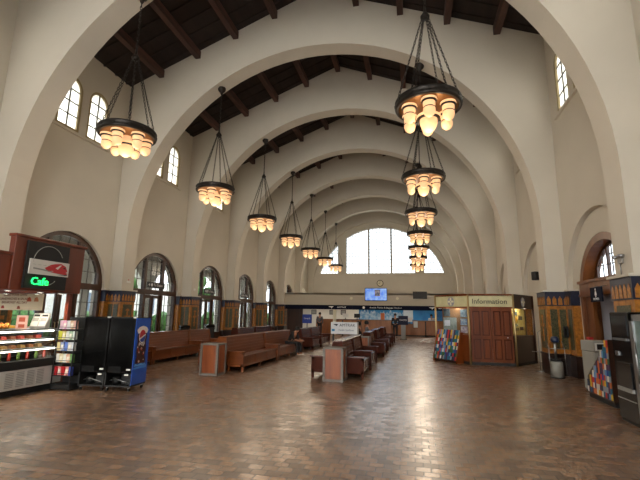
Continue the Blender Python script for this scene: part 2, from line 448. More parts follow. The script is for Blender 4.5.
for k in range(14): MB().box(0,.05,-32+5*k,-30.4+5*k,1.4,3.4).obj('window',mat('far_window','4A5A68',.3),t)
# right doorways: deep wooden reveals with lattice fanlight and transom
def rdoor_parts():
    d={}
    d['door_frame']=plate([(-1.6,0)]+arch(0,1.6,0,2.2)[1:-1]+[(1.6,0)]+arch(0,1.42,0,2.2)[::-1],[],-.02,.40,side,mat('reveal_wood','7C4A22',.4,col2='65391A',scale=4,stretch=(1,1,.2)))
    mb=MB(); mb.box(-.06,.3,-1.5,1.5,2.28,2.62); mb.box(-.1,.34,-1.55,1.55,2.6,2.67); mb.box(-.09,.32,-1.52,1.52,2.24,2.3)
    d['transom']=mb.mesh('transom',MAT['reveal_wood'])
    R=1.42
    d['fanlight_frame']=plate(light_poly(-1.4,1.4,2.62,0,2.2,R,24),[light_poly(a,b,2.7,0,2.2,1.34) for a,b in ((-1.05,-.46),(-.38,.38),(.46,1.05))],.26,.33,side,frame_w)
    mb=MB()
    for u in (-.75,-.0,.75,-.2,.2): mb.box(.28,.31,u-.01,u+.01,2.65,2.2+math.sqrt(1.36**2-u*u),leadm)
    for z in (3.05,3.3): 
        um=math.sqrt(1.36**2-(z-2.2)**2); mb.box(.28,.31,-um,um,z-.01,z+.01,leadm)
    d['muntins']=mb.mesh('muntins'); 
    d['pane']=plate(light_poly(-1.3,1.3,2.65,0,2.2,1.38,20),[],.29,.295,side,pane)
    return d
RP=rdoor_parts()
lav=mat('corridor_wall','B9B4B8',.8)
for i in rbays:
    yc=ay(i)+L/2+.05
    t=struct(link('door_%d'%(i+20),None,None,(8.17,yc,0)))
    for k in RP: link(k,RP[k],t)
    # jamb panels narrow the lower opening
    for s in (-1,1): MB().box(.05,.14,*sorted((s*1.0,s*1.42)),0,2.28).obj('jamb',MAT['reveal_wood'],t)
    mb=MB(); 
    mb.box(.4,3.2,-1.6,-1.5,0,2.5); mb.box(.4,3.2,1.5,1.6,0,2.5); mb.box(3.2,3.3,-1.6,1.6,0,2.5); mb.box(.4,3.3,-1.6,1.6,2.5,2.6); mb.box(.4,3.3,-1.6,1.6,-.1,.0)
    if i!=0: mb.box(.2,.24,-1.42,1.42,0,2.28,)
    struct(mb.obj('corridor',lav,t))
    if i==0:
        a=area('corridor_lamp_light',(9.9,yc,2.54),(0,0,0),.5,1.0,26,(1,.93,.85))
        k=MB().box(1.3,1.9,-.5,.5,2.55,2.6,tubelit).obj('corridor_light_panel',None,t)
# tiled dado around each pier
def dado(s,wing):
    # s side sign ; wing: extension of the wall portion on both sides of the pier
    x=lambda a:s*a
    def bx(mb,a,b,y0,y1,z0,z1,m): mb.box(min(x(a),x(b)),max(x(a),x(b)),y0,y1,z0,z1,m)
    t={}
    B=MB(); bx(B,7.36,8.0,-.42,.42,0,.58,tilebase)
    for q in (-1,1): bx(B,7.9,8.2,*sorted((q*.42,q*wing)),0,.58,tilebase)
    bx(B,7.34,8.0,-.44,.44,.56,.62,tilebase)
    t['dado_base']=B.mesh('dado_base')
    B=MB(); bx(B,7.38,8.0,-.40,.40,.6,2.0,gold)
    for q in (-1,1): bx(B,7.93,8.2,*sorted((q*.40,q*wing)),.6,2.0,gold)
    t['dado_body']=B.mesh('dado_body')
    # inner face panel with a cross, near and far faces with plain panels
    B=MB(); bx(B,7.36,7.40,-.25,.25,.75,1.9,field)
    for q in (-1,1):
        bx(B,7.47,7.66,*sorted((q*.38,q*.42)),.75,1.9,field); bx(B,7.72,7.89,*sorted((q*.38,q*.42)),.75,1.9,field)
        if wing>.8: bx(B,7.91,7.95,*sorted((q*.52,q*(wing-.1))),.75,1.9,field)
    t['dado_panel']=B.mesh('dado_panel')
    B=MB()
    bx(B,7.345,7.37,-.04,.04,.95,1.75,gold); bx(B,7.345,7.37,-.16,.16,1.38,1.48,gold); bx(B,7.345,7.37,-.1,.1,1.1,1.15,gold); bx(B,7.345,7.37,-.1,.1,1.66,1.72,gold)
    t['dado_cross']=B.mesh('dado_cross')
    B=MB(); bx(B,7.36,8.0,-.42,.42,2.0,2.42,tnavy)
    for q in (-1,1): bx(B,7.9,8.2,*sorted((q*.42,q*wing)),2.0,2.42,tnavy)
    t['frieze']=B.mesh('frieze')
    B=MB(); tri=lambda c:[(c-.055,2.03),(c+.055,2.03),(c+.05,2.2),(c,2.29),(c-.05,2.2)]
    for k in range(5): 
        B.prism(tri(-.31+.155*k),lambda u,v,w:(s*w,u,v),7.35,7.37,gold)
    for q in (-1,1):
        for k in range(4): B.prism(tri(7.45+.155*k-.0),lambda u,v,w:(s*u,w,v),q*.41,q*.43,gold)
        n=int((wing-.45)/.15)
        for k in range(n): B.prism(tri(0),lambda u,v,w:(s*w,u+q*(.52+.15*k),v),7.89,7.91,gold)
    t['frieze_arches']=B.mesh('frieze_arches')
    B=MB(); bx(B,7.32,8.0,-.45,.45,2.42,2.47,plaster)
    for q in (-1,1): bx(B,7.87,8.2,*sorted((q*.45,q*wing)),2.42,2.47,plaster)
    t['dado_ledge']=B.mesh('dado_ledge')
    return t
DL=dado(-1,.62); DRt=dado(1,.86)
n=1
for i in range(-2,7):
    if i==-3: continue
    for D in (DL,DRt):
        t=struct(link('trim_%d'%n,None,None,(0,ay(i),0))); n+=1
        for k,me in D.items(): link(k,me,t)
# low partition across the hall, ticket office beyond
fasc=mat('fascia_paint','B9AF9C',.7)
struct(MB().box(-7.99,7.99,34.0,34.3,2.42,3.42).obj('wall_ticket_fascia',fasc))
struct(MB().box(-8.0,8.0,34.0,YB,3.3,3.46).obj('ceiling_ticket_office',plaster))
struct(MB().box(-7.99,7.99,38.9,39.1,0,3.3).obj('wall_ticket_back',mat('office_white','D6D3C8',.7)))
struct(MB().box(-7.99,7.99,34.31,38.9,2.9,2.95).obj('ceiling_office_tiles',mat('office_ceiling','B8B5AE',.8)))
for k,x in enumerate((-5.2,-2,1.2,4.4)):
    t=thing('ceiling_light','square lit ceiling panel of the ticket office, %s from the left'%ORD[k],'ceiling light',(x,36.6,2.86),0,'ticket office ceiling lights')
    MB().box(-.6,.6,-.3,.3,-.02,.04).obj('lamp_housing',white,t); MB().box(-.55,.55,-.25,.25,-.025,-.018).obj('diffuser',tubelit,t)
    area('ceiling_light_glow',(x,36.6,2.82),(0,0,0),1.1,.5,38,(1,.93,.82))
B=thing('banner_sign','long navy station banner with white arrows and lettering over the ticket counter','sign',(0,33.95,2.24))
MB().box(-7.7,7.7,-.04,.05,-.18,.18).obj('sign_board',navy,B)
fb=lambda cx,cz=0:(lambda u,v,w:(u+cx,-.045-w,v+cz))
wsign=mat('sign_white','E6E6E6',.5)
def arrow(B,cx,cz,s,m,y=-.045):
    mb=MB(); mb.prism([(cx-s,cz+.35*s),(cx+s,cz+.35*s),(cx+.35*s,cz-.1*s),(cx+.1*s,cz-.45*s),(cx-.05*s,cz-.05*s),(cx-.6*s,cz+.08*s)],front,y-.01,y,m); return mb.obj('arrow_logo',None,B)
arrow(B,-3.3,0,.24,wsign); text('AMTRAK',.2,fb(-2.4),wsign,parent=B)
arrow(B,4.9,0,.24,wsign); text('AMTRAK',.2,fb(5.8),wsign,parent=B)
mb=MB(); disc((-.55,0),.1,front,-.055,-.045,wsign,mb); mb.obj('round_logo',None,B)
text('Amtrak Tickets & Baggage Check-in',.18,fb(1.25),wsign,parent=B)
# ---------------------------------------------------------------- chandeliers
def chandelier():
    t=thing('chandelier','','chandelier')
    R=.71
    mb=MB(); mb.lathe([(R-.03,.0),(R-.03,.17),(R+.02,.17),(R+.035,.14),(R+.02,.11),(R+.02,.05),(R+.035,.02),(R+.02,-.02),(R-.05,-.02),(R-.03,.0)],n=40,m=bronze)
    for j in range(12):
        a=2*PI*j/12; M=Matrix.Rotation(a,4,'Z')@Matrix.Translation((R+.03,0,.085)); mb.box(-.01,.012,-.03,.03,-.03,.03,bronze,M)
    mb.obj('ring',None,t)
    MB().lathe([(0,.03),(R-.03,.03),(R-.03,.0),(R-.12,-.005),(0,.0)],n=40,m=plate_m).obj('reflector_plate',None,t)
    gl=MB().lathe([(.10,-.0),(.165,-.03),(.175,-.065),(.16,-.09),(.12,-.1)],n=16).mesh('collar',globe)
    g1=MB().lathe([(.115,-.10),(.132,-.12),(.132,-.19),(.115,-.225),(.105,-.24),(.128,-.26),(.13,-.32),(.11,-.39),(.06,-.44),(0,-.455)],n=16).mesh('glass_shade',globe)
    bd=MB().lathe([(.165,-.085),(.17,-.10),(.125,-.115)],n=16)
    bd.lathe([(.11,-.222),(.124,-.236),(.112,-.252)],n=16); bd=bd.mesh('shade_band',bronze)
    for j in range(6):
        a=PI/6+j*PI/3; p=(.48*math.cos(a),.48*math.sin(a),0)
        o=link('glass_shade',g1,t,p); link('collar',gl,o); link('shade_band',bd,o)
    c1=MB().lathe([(.1,0),(.13,-.1),(.2,-.16),(.265,-.2),(.275,-.235),(.25,-.265),(.19,-.275),(.195,-.31),(.19,-.39),(.165,-.47),(.12,-.54),(.06,-.58),(0,-.59)],n=20).obj('center_shade',globe,t)
    b2=MB().lathe([(.26,-.262),(.262,-.278),(.195,-.29)],n=20).obj('shade_band',bronze,c1)
    # chains
    def chain(p,q,mbc,link_l=.11,r=.0085,w=.022):
        p=Vector(p);q=Vector(q); d=q-p; n=int(d.length/(link_l*.72)); u=d.normalized(); e=u.orthogonal().normalized(); g=u.cross(e)
        for k in range(n):
            c=p+d*((k+.5)/n); s=e if k%2 else g
            pts=[c+u*(link_l/2*math.cos(2*PI*j/8))+s*(w*math.sin(2*PI*j/8)) for j in range(8)]
            mbc.tube(pts,r,n=4,closed=True)
    for j in range(6):
        a=j*PI/3; mbc=MB(); chain((R*math.cos(a),R*math.sin(a),.16),(.06*math.cos(a),.06*math.sin(a),2.35),mbc)
        mbc.obj('chain',bronze,t)
    MB().lathe([(0,2.28),(.1,2.3),(.11,2.36),(.07,2.42),(.03,2.5),(.03,2.62),(0,2.62)],n=16).obj('hub',bronze,t)
    mbc=MB(); chain((0,0,2.58),(0,0,4.2),mbc,.14,.011,.028); mbc.obj('suspension_chain',bronze,t)
    MB().lathe([(0,4.08),(.05,4.14),(.06,4.2),(.13,4.26),(.16,4.33),(.16,4.40),(0,4.42)],n=16).obj('canopy',bronze,t)
    return t
ch0=chandelier(); used=False
desc=['nearest','second nearest','third nearest','fourth nearest','fifth nearest','sixth nearest','farthest']
for s,sn in ((-1,'left'),(1,'right')):
    for i in range(7):
        lb='bronze ring chandelier with lit amber glass shades, %s of the %s row'%(desc[i],sn)
        p=(s*3.94,ay(i),6.3)
        if not used: ch0.location=p; ch0['label']=lb; ch0['group']='ring chandeliers hanging from the arches'; used=True; o=ch0
        else: o=dup(ch0,p,0,lb)
        o.rotation_euler=(0,0,.2 if s<0 else 0)
        lp=bpy.data.lights.new('chandelier_glow','POINT'); lp.energy=82; lp.color=(1,.84,.64); lp.shadow_soft_size=.5
        lo=bpy.data.objects.new('chandelier_glow',lp); lo.location=(p[0],p[1],5.45); C.objects.link(lo)
# ---------------------------------------------------------------- benches
def bench(length,wood,label,loc,group,mid=1,ends=(1,1)):
    t=thing('waiting_bench',label,'bench',loc,0,group); wp=bench_dm if wood is bench_d else wood
    # centre of the double bench at x=0, y from 0 to length
    bp=[(-.21,.36),(.21,.36),(.10,.92),(-.10,.92)]
    MB().prism(bp,front,.05,length-.05,wood).obj('backrest',None,t)
    B=MB()
    for k in range(5):
        z=.47+.09*k; h=.21-.11*(z-.36)/.56
        for s in (-1,1): B.box(*sorted((s*(h-.02),s*(h+.012))),.08,length-.08,z-.012,z+.012,wood)
    B.obj('backrest_slats',None,t)
    B=MB().box(-.14,.14,.0,length,.92,.955,wood); B.obj('top_rail',None,t,bev=.008)
    for y0 in (0,length-.06): MB().prism([(-.24,.3),(.24,.3),(.13,.93),(-.13,.93)],front,y0,y0+.06,wp).obj('back_end_board',None,t)
    for s in (-1,1):
        sx=lambda a,b:sorted((s*a,s*b))
        MB().prism([(s*.18,.37),(s*.66,.40),(s*.67,.43),(s*.18,.41)],front,.05,length-.05,wood).obj('seat',None,t)
        B=MB(); B.box(*sx(.6,.64),.05,length-.05,.14,.40,wood)
        nn=max(1,round(length/1.0))
        for k in range(nn+1):
            y=.05+(length-.1)*k/nn; B.box(*sx(.63,.655),y-.03,y+.03,.12,.40,wood)
        B.box(*sx(.63,.655),.05,length-.05,.13,.17,wood); B.obj('seat_front_board',None,t)
        for e,y0 in ((0,0),(1,length-.06)):
            if not ends[e]: continue
            B=MB(); B.box(*sx(.2,.70),y0,y0+.06,.14,.53,wp)
            yo=y0-.012 if e==0 else y0+.06
            for a,b,c,d in ((.2,.70,.47,.53),(.2,.70,.14,.2),(.2,.26,.14,.53),(.62,.70,.14,.53)): B.box(*sx(a,b),yo-(.012 if e==0 else 0),yo+(.012 if e==0 else .024),c,d,wp)
            B.obj('end_panel',None,t)
            MB().box(*sx(.16,.74),y0-.025,y0+.085,.53,.565,wood).obj('armrest',None,t,bev=.006)
            for a in (.64,.22): MB().prism([(s*a,0),(s*(a+.055),0),(s*(a+.06),.15),(s*(a-.01),.15)],front,y0,y0+.06,wp).obj('leg',None,t)
        for k in range(1,mid+1):
            y=length*k/(mid+1); MB().box(*sx(.56,.62),y-.03,y+.03,0,.15,wood).obj('leg',None,t)
    return t
GB='back to back wooden waiting benches'
for (x,y,l,w,lab) in [
 (-1.95,11.15,3.1,bench_w,'red brown double waiting bench directly behind the left wood panelled bin'),
 (-1.95,14.32,3.1,bench_w,'red brown double bench whose far end the man in the dark shirt sits on'),
 (-1.85,18.9,1.9,bench_d,'dark double bench just beyond the seated man, left-centre row'),
 (-1.85,20.85,2.1,bench_d,'dark double bench of the left-centre row, second beyond the seated man'),
 (1.5,10.9,1.95,bench_d,'dark double bench directly behind the right wood panelled bin'),
 (1.5,12.9,1.95,bench_d,'dark double bench of the right row, second from the camera'),
 (1.6,16.9,2.0,bench_d,'dark double bench of the right row just beyond the middle bin'),
 (1.6,19.9,2.1,bench_d,'dark double bench of the right row, third bench beyond the nearest bin'),
 (1.65,23.4,2.1,bench_d,'dark double bench farthest along the right row'),
 (-5.2,8.7,2.95,bench_w,'red brown bench near the left wall, partly hidden by the blue cooler'),
 (-5.2,11.7,2.95,bench_w,'red brown bench by the left doorways, second from the cooler'),
 (-5.2,14.7,1.6,bench_w,'short red brown bench by the left doorways, third from the cooler'),
 (-4.7,18.0,2.2,bench_d,'dark bench near the left wall with light shining on its back, nearer one'),
 (-4.7,20.3,2.4,bench_d,'dark bench near the left wall with light shining on its back, farther one')]:
    bench(l,w,lab,(x,y,0),GB,mid=1 if l>2.5 else 0)
def bin_kiosk(loc,label):
    t=thing('litter_bin',label,'bin',loc,0,'square litter bins with orange wood panels')
    B=MB().box(-.22,.22,-.22,.22,.04,.76,blackm); B.obj('bin_body',None,t)
    for sx in (-1,1):
        for sy in (-1,1): MB().box(*sorted((sx*.2,sx*.26)),*sorted((sy*.2,sy*.26)),0,.78).obj('corner_post',stoneg,t)
    MB().box(-.26,.26,-.26,.26,.78,.82).obj('bin_top',stoneg,t,bev=.006)
    MB().box(-.25,.25,-.25,.25,.0,.06).obj('plinth',stoneg,t)
    for a in range(4):
        o=MB().box(-.2,.2,-.24,-.215,.06,.78,orangew).box(-.15,.15,-.247,-.238,.12,.72,orangew).obj('wood_panel',None,t); o.rotation_euler=(0,0,a*PI/2)
    return t
bin_kiosk((-1.86,10.5,0),'square bin with orange wood panels in front of the left bench row')
bin_kiosk((1.5,10.57,0),'square bin with orange wood panels in front of the right bench row')
bin_kiosk((1.55,16.2,0),'square bin with orange wood panels between benches of the right row')
# white station sign box above the right bench row
t=thing('direction_sign','white box sign with arrow and lettering standing behind the right benches','sign',(.96,15.35,-.0))
MB().box(-.53,.47,-.02,.38,.93,1.36).obj('sign_box',mat('sign_face','C9CACB',.5),t)
for x in (-.48,.42): MB().box(x-.03,x+.03,.2,.26,0,.93).obj('leg',blackm,t)
f2=lambda cx,cz:(lambda u,v,w:(u+cx,-.021-w,v+cz))
text('AMTRAK',.15,f2(.1,1.25),navy,parent=t); text('Pacific Surfliner',.095,f2(.06,1.07),mat('dark_blue_print','2A4A6A',.5),parent=t)
mb=MB(); mb.prism([(-.45,1.29),(-.25,1.29),(-.3,1.22)],front,-.03,-.021,navy); mb.obj('arrow_logo',None,t); MB().box(-.49,-.38,-.03,-.021,1.03,1.11).obj('square_symbol',mat('teal','1478A0',.5),t)
# ---------------------------------------------------------------- beverage coolers
def cooler(loc,rz,label,pepsi):
    t=thing('drinks_cooler',label,'cooler',loc,rz,'black drinks coolers on castors')
    # local: x 0..w to the right, y 0..d away
    w,d=.585,.58
    MB().box(0,w,0,d,.36,1.52).obj('cabinet',black,t,bev=.012)
    MB().box(.02,w-.02,.0,.03,.40,1.48).obj('rear_panel',black,t,bev=.006)
    B=MB(); B.box(0,.03,.0,d,.09,.37,blackm); B.box(w-.03,w,.0,d,.09,.37,blackm); B.box(0,w,d-.03,d,.09,.37,blackm); B.box(0,w,0,d,.09,.12,blackm); B.obj('machine_base',None,t)
    B=MB(); B.tube([(.16,.18,.13),(.16,.18,.26)],.08,blackm,12); B.tube([(.06,.1,.2),(.2,.08,.24),(.35,.08,.2),(.5,.1,.16)],.01,steel); B.box(.32,.5,.12,.3,.13,.28,blackm); B.obj('compressor',None,t)
    B=MB()
    for k in range(9): B.box(.06,.34,-.006,.0,.38+.014*k,.384+.014*k,blackm)
    B.obj('vent_grille',None,t)
    for x,z in ((w-.07,.44),(w-.1,.335)): MB().box(x-.045,x+.045,-.008,-.002,z-.015,z+.02).obj('sticker',white,t)
    MB().box(w-.06,w-.0,-.004,.05,1.5,1.53).obj('hinge_cover',white,t)
    for x in (.05,w-.05):
        for y in (.05,d-.05):
            c=MB(); c.tube([(x-.015,y,.035),(x+.015,y,.035)],.035,blackm,12); c.box(x-.02,x+.02,y-.02,y+.02,.06,.1,steel); c.obj('castor',None,t)
    if pepsi:
        fs=lambda u,v,wd:(w+.001+wd,u,v)
        MB().box(w,w+.012,.01,d-.01,.13,1.5).obj('side_panel',blue,t)
        light=mat('light_blue_print','5AA0E0',.4); B=MB()
        B.prism([(.05,.5),(.5,.5),(.47,.54),(.4,.52),(.3,.56),(.2,.52),(.1,.55)],fs,.012,.014,light); B.obj('splash_print',None,t)
        B=MB(); cola=mat('cola_brown','3A120C',.3)
        bot=[(.275+(u-.275)*1.7,v) for u,v in [(.17,.55),(.38,.55),(.385,.62),(.36,.7),(.385,.8),(.38,.9),(.37,1.0),(.385,1.1),(.37,1.2),(.34,1.24),(.21,1.24),(.18,1.2),(.165,1.1),(.18,1.0),(.17,.9),(.165,.8),(.19,.7),(.165,.62)]]
        B.prism(bot,fs,.013,.016,cola); B.prism([(.1,1.18),(.45,1.18),(.49,1.25),(.42,1.31),(.28,1.34),(.14,1.31),(.06,1.25)],fs,.014,.017,mat('foam_white','E6DCD0',.6)); 
        rr=random.Random(3)
        for k in range(14):
            c=(.275+rr.uniform(-.15,.15),rr.uniform(.58,.95)); 
            disc(c,rr.uniform(.012,.03),fs,.016,.018,mat('cola_red','A63A28',.4) if k%2 else mat('foam_white','E6DCD0',.6),B,8)
        B.obj('bottle_print',None,t)
        B=MB(); c=(.275,1.12); R=.14
        disc(c,R,fs,.017,.020,white,B,28,.9)
        up=[];lo=[]
        for j in range(13):
            a=PI*j/12+.35; up.append((c[0]+R*.85*math.cos(a),c[1]+R*.95*math.sin(a)))
        B.prism(up,fs,.020,.022,red)
        for j in range(13):
            a=PI+.35+.25+(PI-.5)*j/12; lo.append((c[0]+R*.83*math.cos(a),c[1]+R*.92*math.sin(a)))
        B.prism(lo,fs,.020,.022,mat('globe_blue','0A3C96',.4)); B.obj('round_logo',None,t)
        text('pepsi',.11,lambda u,v,wd:(w+.018+wd,u+.275,v+.97),white,parent=t)
        MB().prism([(.02,.44),(.53,.44),(.53,.5),(.02,.47)],fs,.012,.014,mat('pale_blue_print','3E86D8',.4)).obj('swoosh_print',None,t)
    return t
RZ=.10
cooler((-3.45,7.58,0),RZ,'black drinks cooler seen from behind, left of the pair beside the snack rack',0)
cooler((-3.45+.6*math.cos(RZ),7.58+.6*math.sin(RZ),0),RZ,'black drinks cooler with a blue cola bottle side panel',1)
# ---------------------------------------------------------------- snack rack
t=thing('snack_rack','black wire rack of snack bags between the deli case and the coolers','rack',(-3.96,7.42,0))
B=MB()
for x in (0,.46):
    for y in (0,.3): B.tube([(x,y,0),(x,y,1.52 if y else 1.45)],.012,blackm)
B.obj('uprights',None,t); MB().box(0,.46,.28,.3,.1,1.5).obj('back_panel',blackm,t)
zs=[.3,.56,.8,1.03,1.25]
for z in zs:
    B=MB().box(0,.46,.0,.28,z-.015,z,blackm); B.tube([(0,0,z+.04),(.46,0,z+.04)],.006,blackm); B.obj('shelf',None,t)
MB().box(-.02,.48,0,.3,.02,.12).obj('base',blackm,t)
cols=[['B01E28','C8323A','A81C22','C83232','3A4AA0'],['D8D8D0','C8B878','E0E0D8','D0784A','6A9A5A'],['D8C890','3A62B0','5A7AC8','C0C0C8','D8DCE0'],['C8C83C','D8D060','D0D0C8','5A9A6A','D0D8D0'],['C8A8B8','B85A9A','D8D8D8','B8783A','D8A8A0']]
cname=['red','white','blue','yellow green','pink']
rows=['bottom','second','third','fourth','top']
bm_=MB(); bm_.prism([(-.042,0),(.042,0),(.045,.02),(.038,.09),(.045,.165),(.04,.175),(-.04,.175),(-.045,.165),(-.038,.09),(-.045,.02)],front,-.02,.02); bagme=bm_.mesh('snack_bag')
def colour(nm,c): return mat(nm+'_'+c,c,.35)
for r,z in enumerate(zs):
    for k in range(5):
        me=bagme.copy(); me.materials.clear(); me.materials.append(mat('print_'+cols[r][k],cols[r][k],.35,col2='F0EADC' if k%2 else None,scale=14))
        o=link('snack_bag',me,None,(-3.96+.05+.09*k,7.47,z+.002)); tag(o,'snack bag on the %s shelf of the wire rack, %s from the left'%(rows[r],ORD[k]),'snack bag','snack bags on the wire rack')
        o.rotation_euler=(rnd.uniform(-.05,.1),0,rnd.uniform(-.15,.15))
# ---------------------------------------------------------------- cafe
HX=-4.0
t=thing('cafe_header','cherry wood cafe header carrying a black cafe sign above the deli case','sign header',(0,0,0))
def hb(name,a,b,c,d,e,f,m=cherry,bev=.01): return MB().box(a,b,c,d,e,f).obj(name,m,t,bev=bev)
hb('sign_housing',HX-.14,HX,6.22,7.5,2.02,3.08); hb('cornice',HX-.17,HX+.03,6.2,7.98,3.06,3.12)
hb('side_wing',HX-.16,HX-.03,7.5,7.97,2.02,3.06); hb('front_fascia',HX-.42,HX-.04,3.5,6.22,2.02,2.7); hb('fascia_cap',HX-.44,HX-.0,3.5,6.22,2.68,2.74)
hb('return_fascia',-7.0,HX-.16,7.6,7.97,2.02,2.75)
for a,b in ((3.7,4.7),(4.9,5.98)):
    B=MB(); 
    for q in ((a,b,2.56,2.6),(a,b,2.14,2.18),(a,a+.04,2.14,2.6),(b-.04,b,2.14,2.6)): B.box(HX-.04,HX-.022,*q,cherry)
    B.obj('fascia_moulding',None,t)
for x,y in ((-4.2,7.86),(-6.9,7.86),(-6.95,3.6)): hb('post',x-.05,x+.05,y-.05,y+.05,0,2.02)
def dl(x,y,k):
    q=thing('downlight','small round lit downlight under the cafe header, %s'%k,'downlight',(x,y,2.02),0,'cafe downlights')
    MB().lathe([(.06,0),(.065,-.015),(.045,-.02)],n=16).obj('rim',steel,q); MB().lathe([(0,-.012),(.045,-.012),(.045,-.02),(0,-.021)],n=16).obj('lamp',tubelit,q)
    l=bpy.data.lights.new('downlight_beam','SPOT'); l.energy=45; l.spot_size=1.9; l.spot_blend=.7; l.color=(1,.88,.7); l.shadow_soft_size=.05
    lo=bpy.data.objects.new('downlight_beam',l); lo.location=(x,y,1.98); C.objects.link(lo)
dl(-4.2,6.38,'at the left of the sign'); dl(-4.2,7.1,'below the middle of the sign'); dl(-4.2,7.6,'at the right end'); dl(-4.2,5.3,'at the far left'); 
for x in (-5.0,-5.9): dl(x,7.75,'over the back bar, %s'%('right one' if x>-5.5 else 'left one'))
# black cafe sign
t=thing('cafe_sign','black sign with a red train on white and green neon word Cafe','sign',(HX,0,0))
sx_=lambda u,v,w:(w,u,v)
MB().box(.0,.05,6.46,7.46,2.07,3.02).obj('sign_box',blackm,t)
MB().box(.05,.075,6.52,7.47,2.36,2.66).obj('picture_panel',mat('panel_white','CFCBC4',.5),t)
fy=lambda u,v,w:(.076+w,u,v)
B=MB(); B.prism([(6.86,2.5),(7.0,2.58),(7.1,2.61),(7.25,2.63),(7.38,2.58),(7.43,2.48),(7.36,2.43),(7.15,2.45),(7.05,2.46),(6.95,2.44)],fy,0,.004,red)
B.prism([(7.0,2.43),(7.4,2.4),(7.44,2.44),(7.38,2.45),(7.1,2.46)],fy,.0,.005,red); B.obj('train_body_print',None,t)
B=MB(); B.prism([(7.12,2.52),(7.22,2.59),(7.27,2.6),(7.18,2.5)],fy,.004,.007,white); B.prism([(6.6,2.46),(6.9,2.44),(7.4,2.38),(7.42,2.40),(6.9,2.47),(6.6,2.49)],fy,0,.004,grey)
B.prism([(7.34,2.4),(7.46,2.42),(7.42,2.39),(7.2,2.38)],fy,.005,.007,blackm)
B.prism([(7.3,2.54),(7.38,2.52),(7.36,2.56)],fy,.005,.008,blackm)
for k in range(4): B.box(.076,.08,6.58+.12*k,6.66+.12*k,2.55,2.555,grey)
B.obj('train_details_print',None,t)
ring=[(.07,6.95+.36*math.cos(a),2.6+.36*math.sin(a)) for a in [PI*.15+PI*.85*j/16 for j in range(17)]]
B=MB().tube(ring,.007,grey,6); B.tube([(.07,6.9+.36*math.cos(a),2.5+.36*math.sin(a)) for a in [PI*1.45+PI*.3*j/8 for j in range(9)]],.007,grey,6); B.obj('ring_tube',None,t)
text('Cafe',.22,lambda u,v,w:(.06+w,u+6.8,v+2.21),neong,parent=t,depth=.02)
# deli display case
t=thing('deli_case','long curved glass deli display case with white base and lit shelves','display case',(0,0,0))
y0,y1=3.9,7.7
MB().box(-4.8,-4.0,y0,y1,.13,.50).obj('base_panel',mat('case_white','BDBAB4',.4),t,bev=.01)
MB().box(-4.75,-4.08,y0+.05,y1-.05,.0,.13).obj('plinth',blackm,t)
MB().box(-4.82,-3.985,y0,y1,.50,.66).obj('dark_band',blackm,t)
B=MB()
for k in range(4):
    for j in range(9): B.box(-4.0,-3.99,6.42+.22*k,6.58+.22*k,.18+.032*j,.194+.032*j,grey)
B.obj('vent_grille',None,t)
prof=[(-4.0,.66),(-3.99,.9),(-4.03,1.05),(-4.12,1.17),(-4.28,1.22)]
B=MB(); 
for (a,b),(c,d) in zip(prof,prof[1:]): B.quad([(a,y0+.02,b),(a,y1-.02,b),(c,y1-.02,d),(c,y0+.02,d)])
o=B.obj('curved_glass',pane_c,t); 
for p in o.data.polygons: p.use_smooth=True
for y in (y0,y1-.02):
    B=MB().tube([(a,y,b) for a,b in prof]+[(-4.5,y,1.22)],.02,steel); B.obj('end_frame',None,t)
    MB().prism(prof+[(-4.8,1.22),(-4.8,.66)],front,y,y+.006).obj('end_glass',pane_c,t)
MB().box(-4.85,-4.2,y0,y1,1.22,1.25).obj('case_top',steel,t)
MB().box(-4.82,-4.78,y0,y1,.66,1.22).obj('case_back',mat('case_back_panel','4A4A48',.4),t)
for z,x in ((.86,-4.12),(1.04,-4.22)):
    MB().box(-4.78,x,y0+.05,y1-.05,z-.01,z).obj('glass_shelf',steel,t)
    MB().box(x-.03,x,y0+.1,y1-.1,z-.035,z-.012,tubelit).obj('shelf_light',None,t)
MB().box(-4.3,-4.24,y0+.1,y1-.1,1.19,1.215,tubelit).obj('top_light',None,t)
food=['C8A060','A86A3A','C84A3A','D8C898','7A9A4A','B88A4A','8A4A2A','D8D0B8']
ke=0
for z,x,nm,n in ((.665,-4.3,'floor',13),(.863,-4.35,'lower shelf',13),(1.043,-4.4,'upper shelf',13)):
    for k in range(n):
        y=5.0+k*.195; c=food[(k*3+ke)%8]; ke+=1
        if z<.7:
            o=MB().lathe([(0,0),(.03,0),(.032,.02),(.032,.1),(.014,.13),(.012,.15)],n=10).lathe([(.015,.15),(.015,.165),(0,.165)],n=10).obj('drink_bottle',mat('bottle_'+c,c if k%3 else ['C83A28','3AA050','D8B828'][k%3],.2)); cat='bottle'
            o.location=(-4.15,y,z); lab='small drink bottle at the front of the deli case floor, %s from the camera end'%((ORD+['thirteenth','fourteenth','fifteenth'])[k])
            tag(o,lab,cat,'bottles in the deli case')
        else:
            o=MB().box(-.09,.09,-.07,.07,0,.012,white); o.prism([(-.07,.012),(.07,.012),(.05,.07),(-.03,.08)],front,-.055,.055,mat('food_'+c,c,.7,var=.3,scale=30)); o=o.obj('wrapped_sandwich'); o.location=(x,y,z); o.rotation_euler=(0,0,rnd.uniform(-.2,.2))
            tag(o,'wrapped sandwich on the %s of the deli case, %s from the camera end'%(nm,ORD[k] if k<12 else 'last'),'sandwich','sandwiches in the deli case')
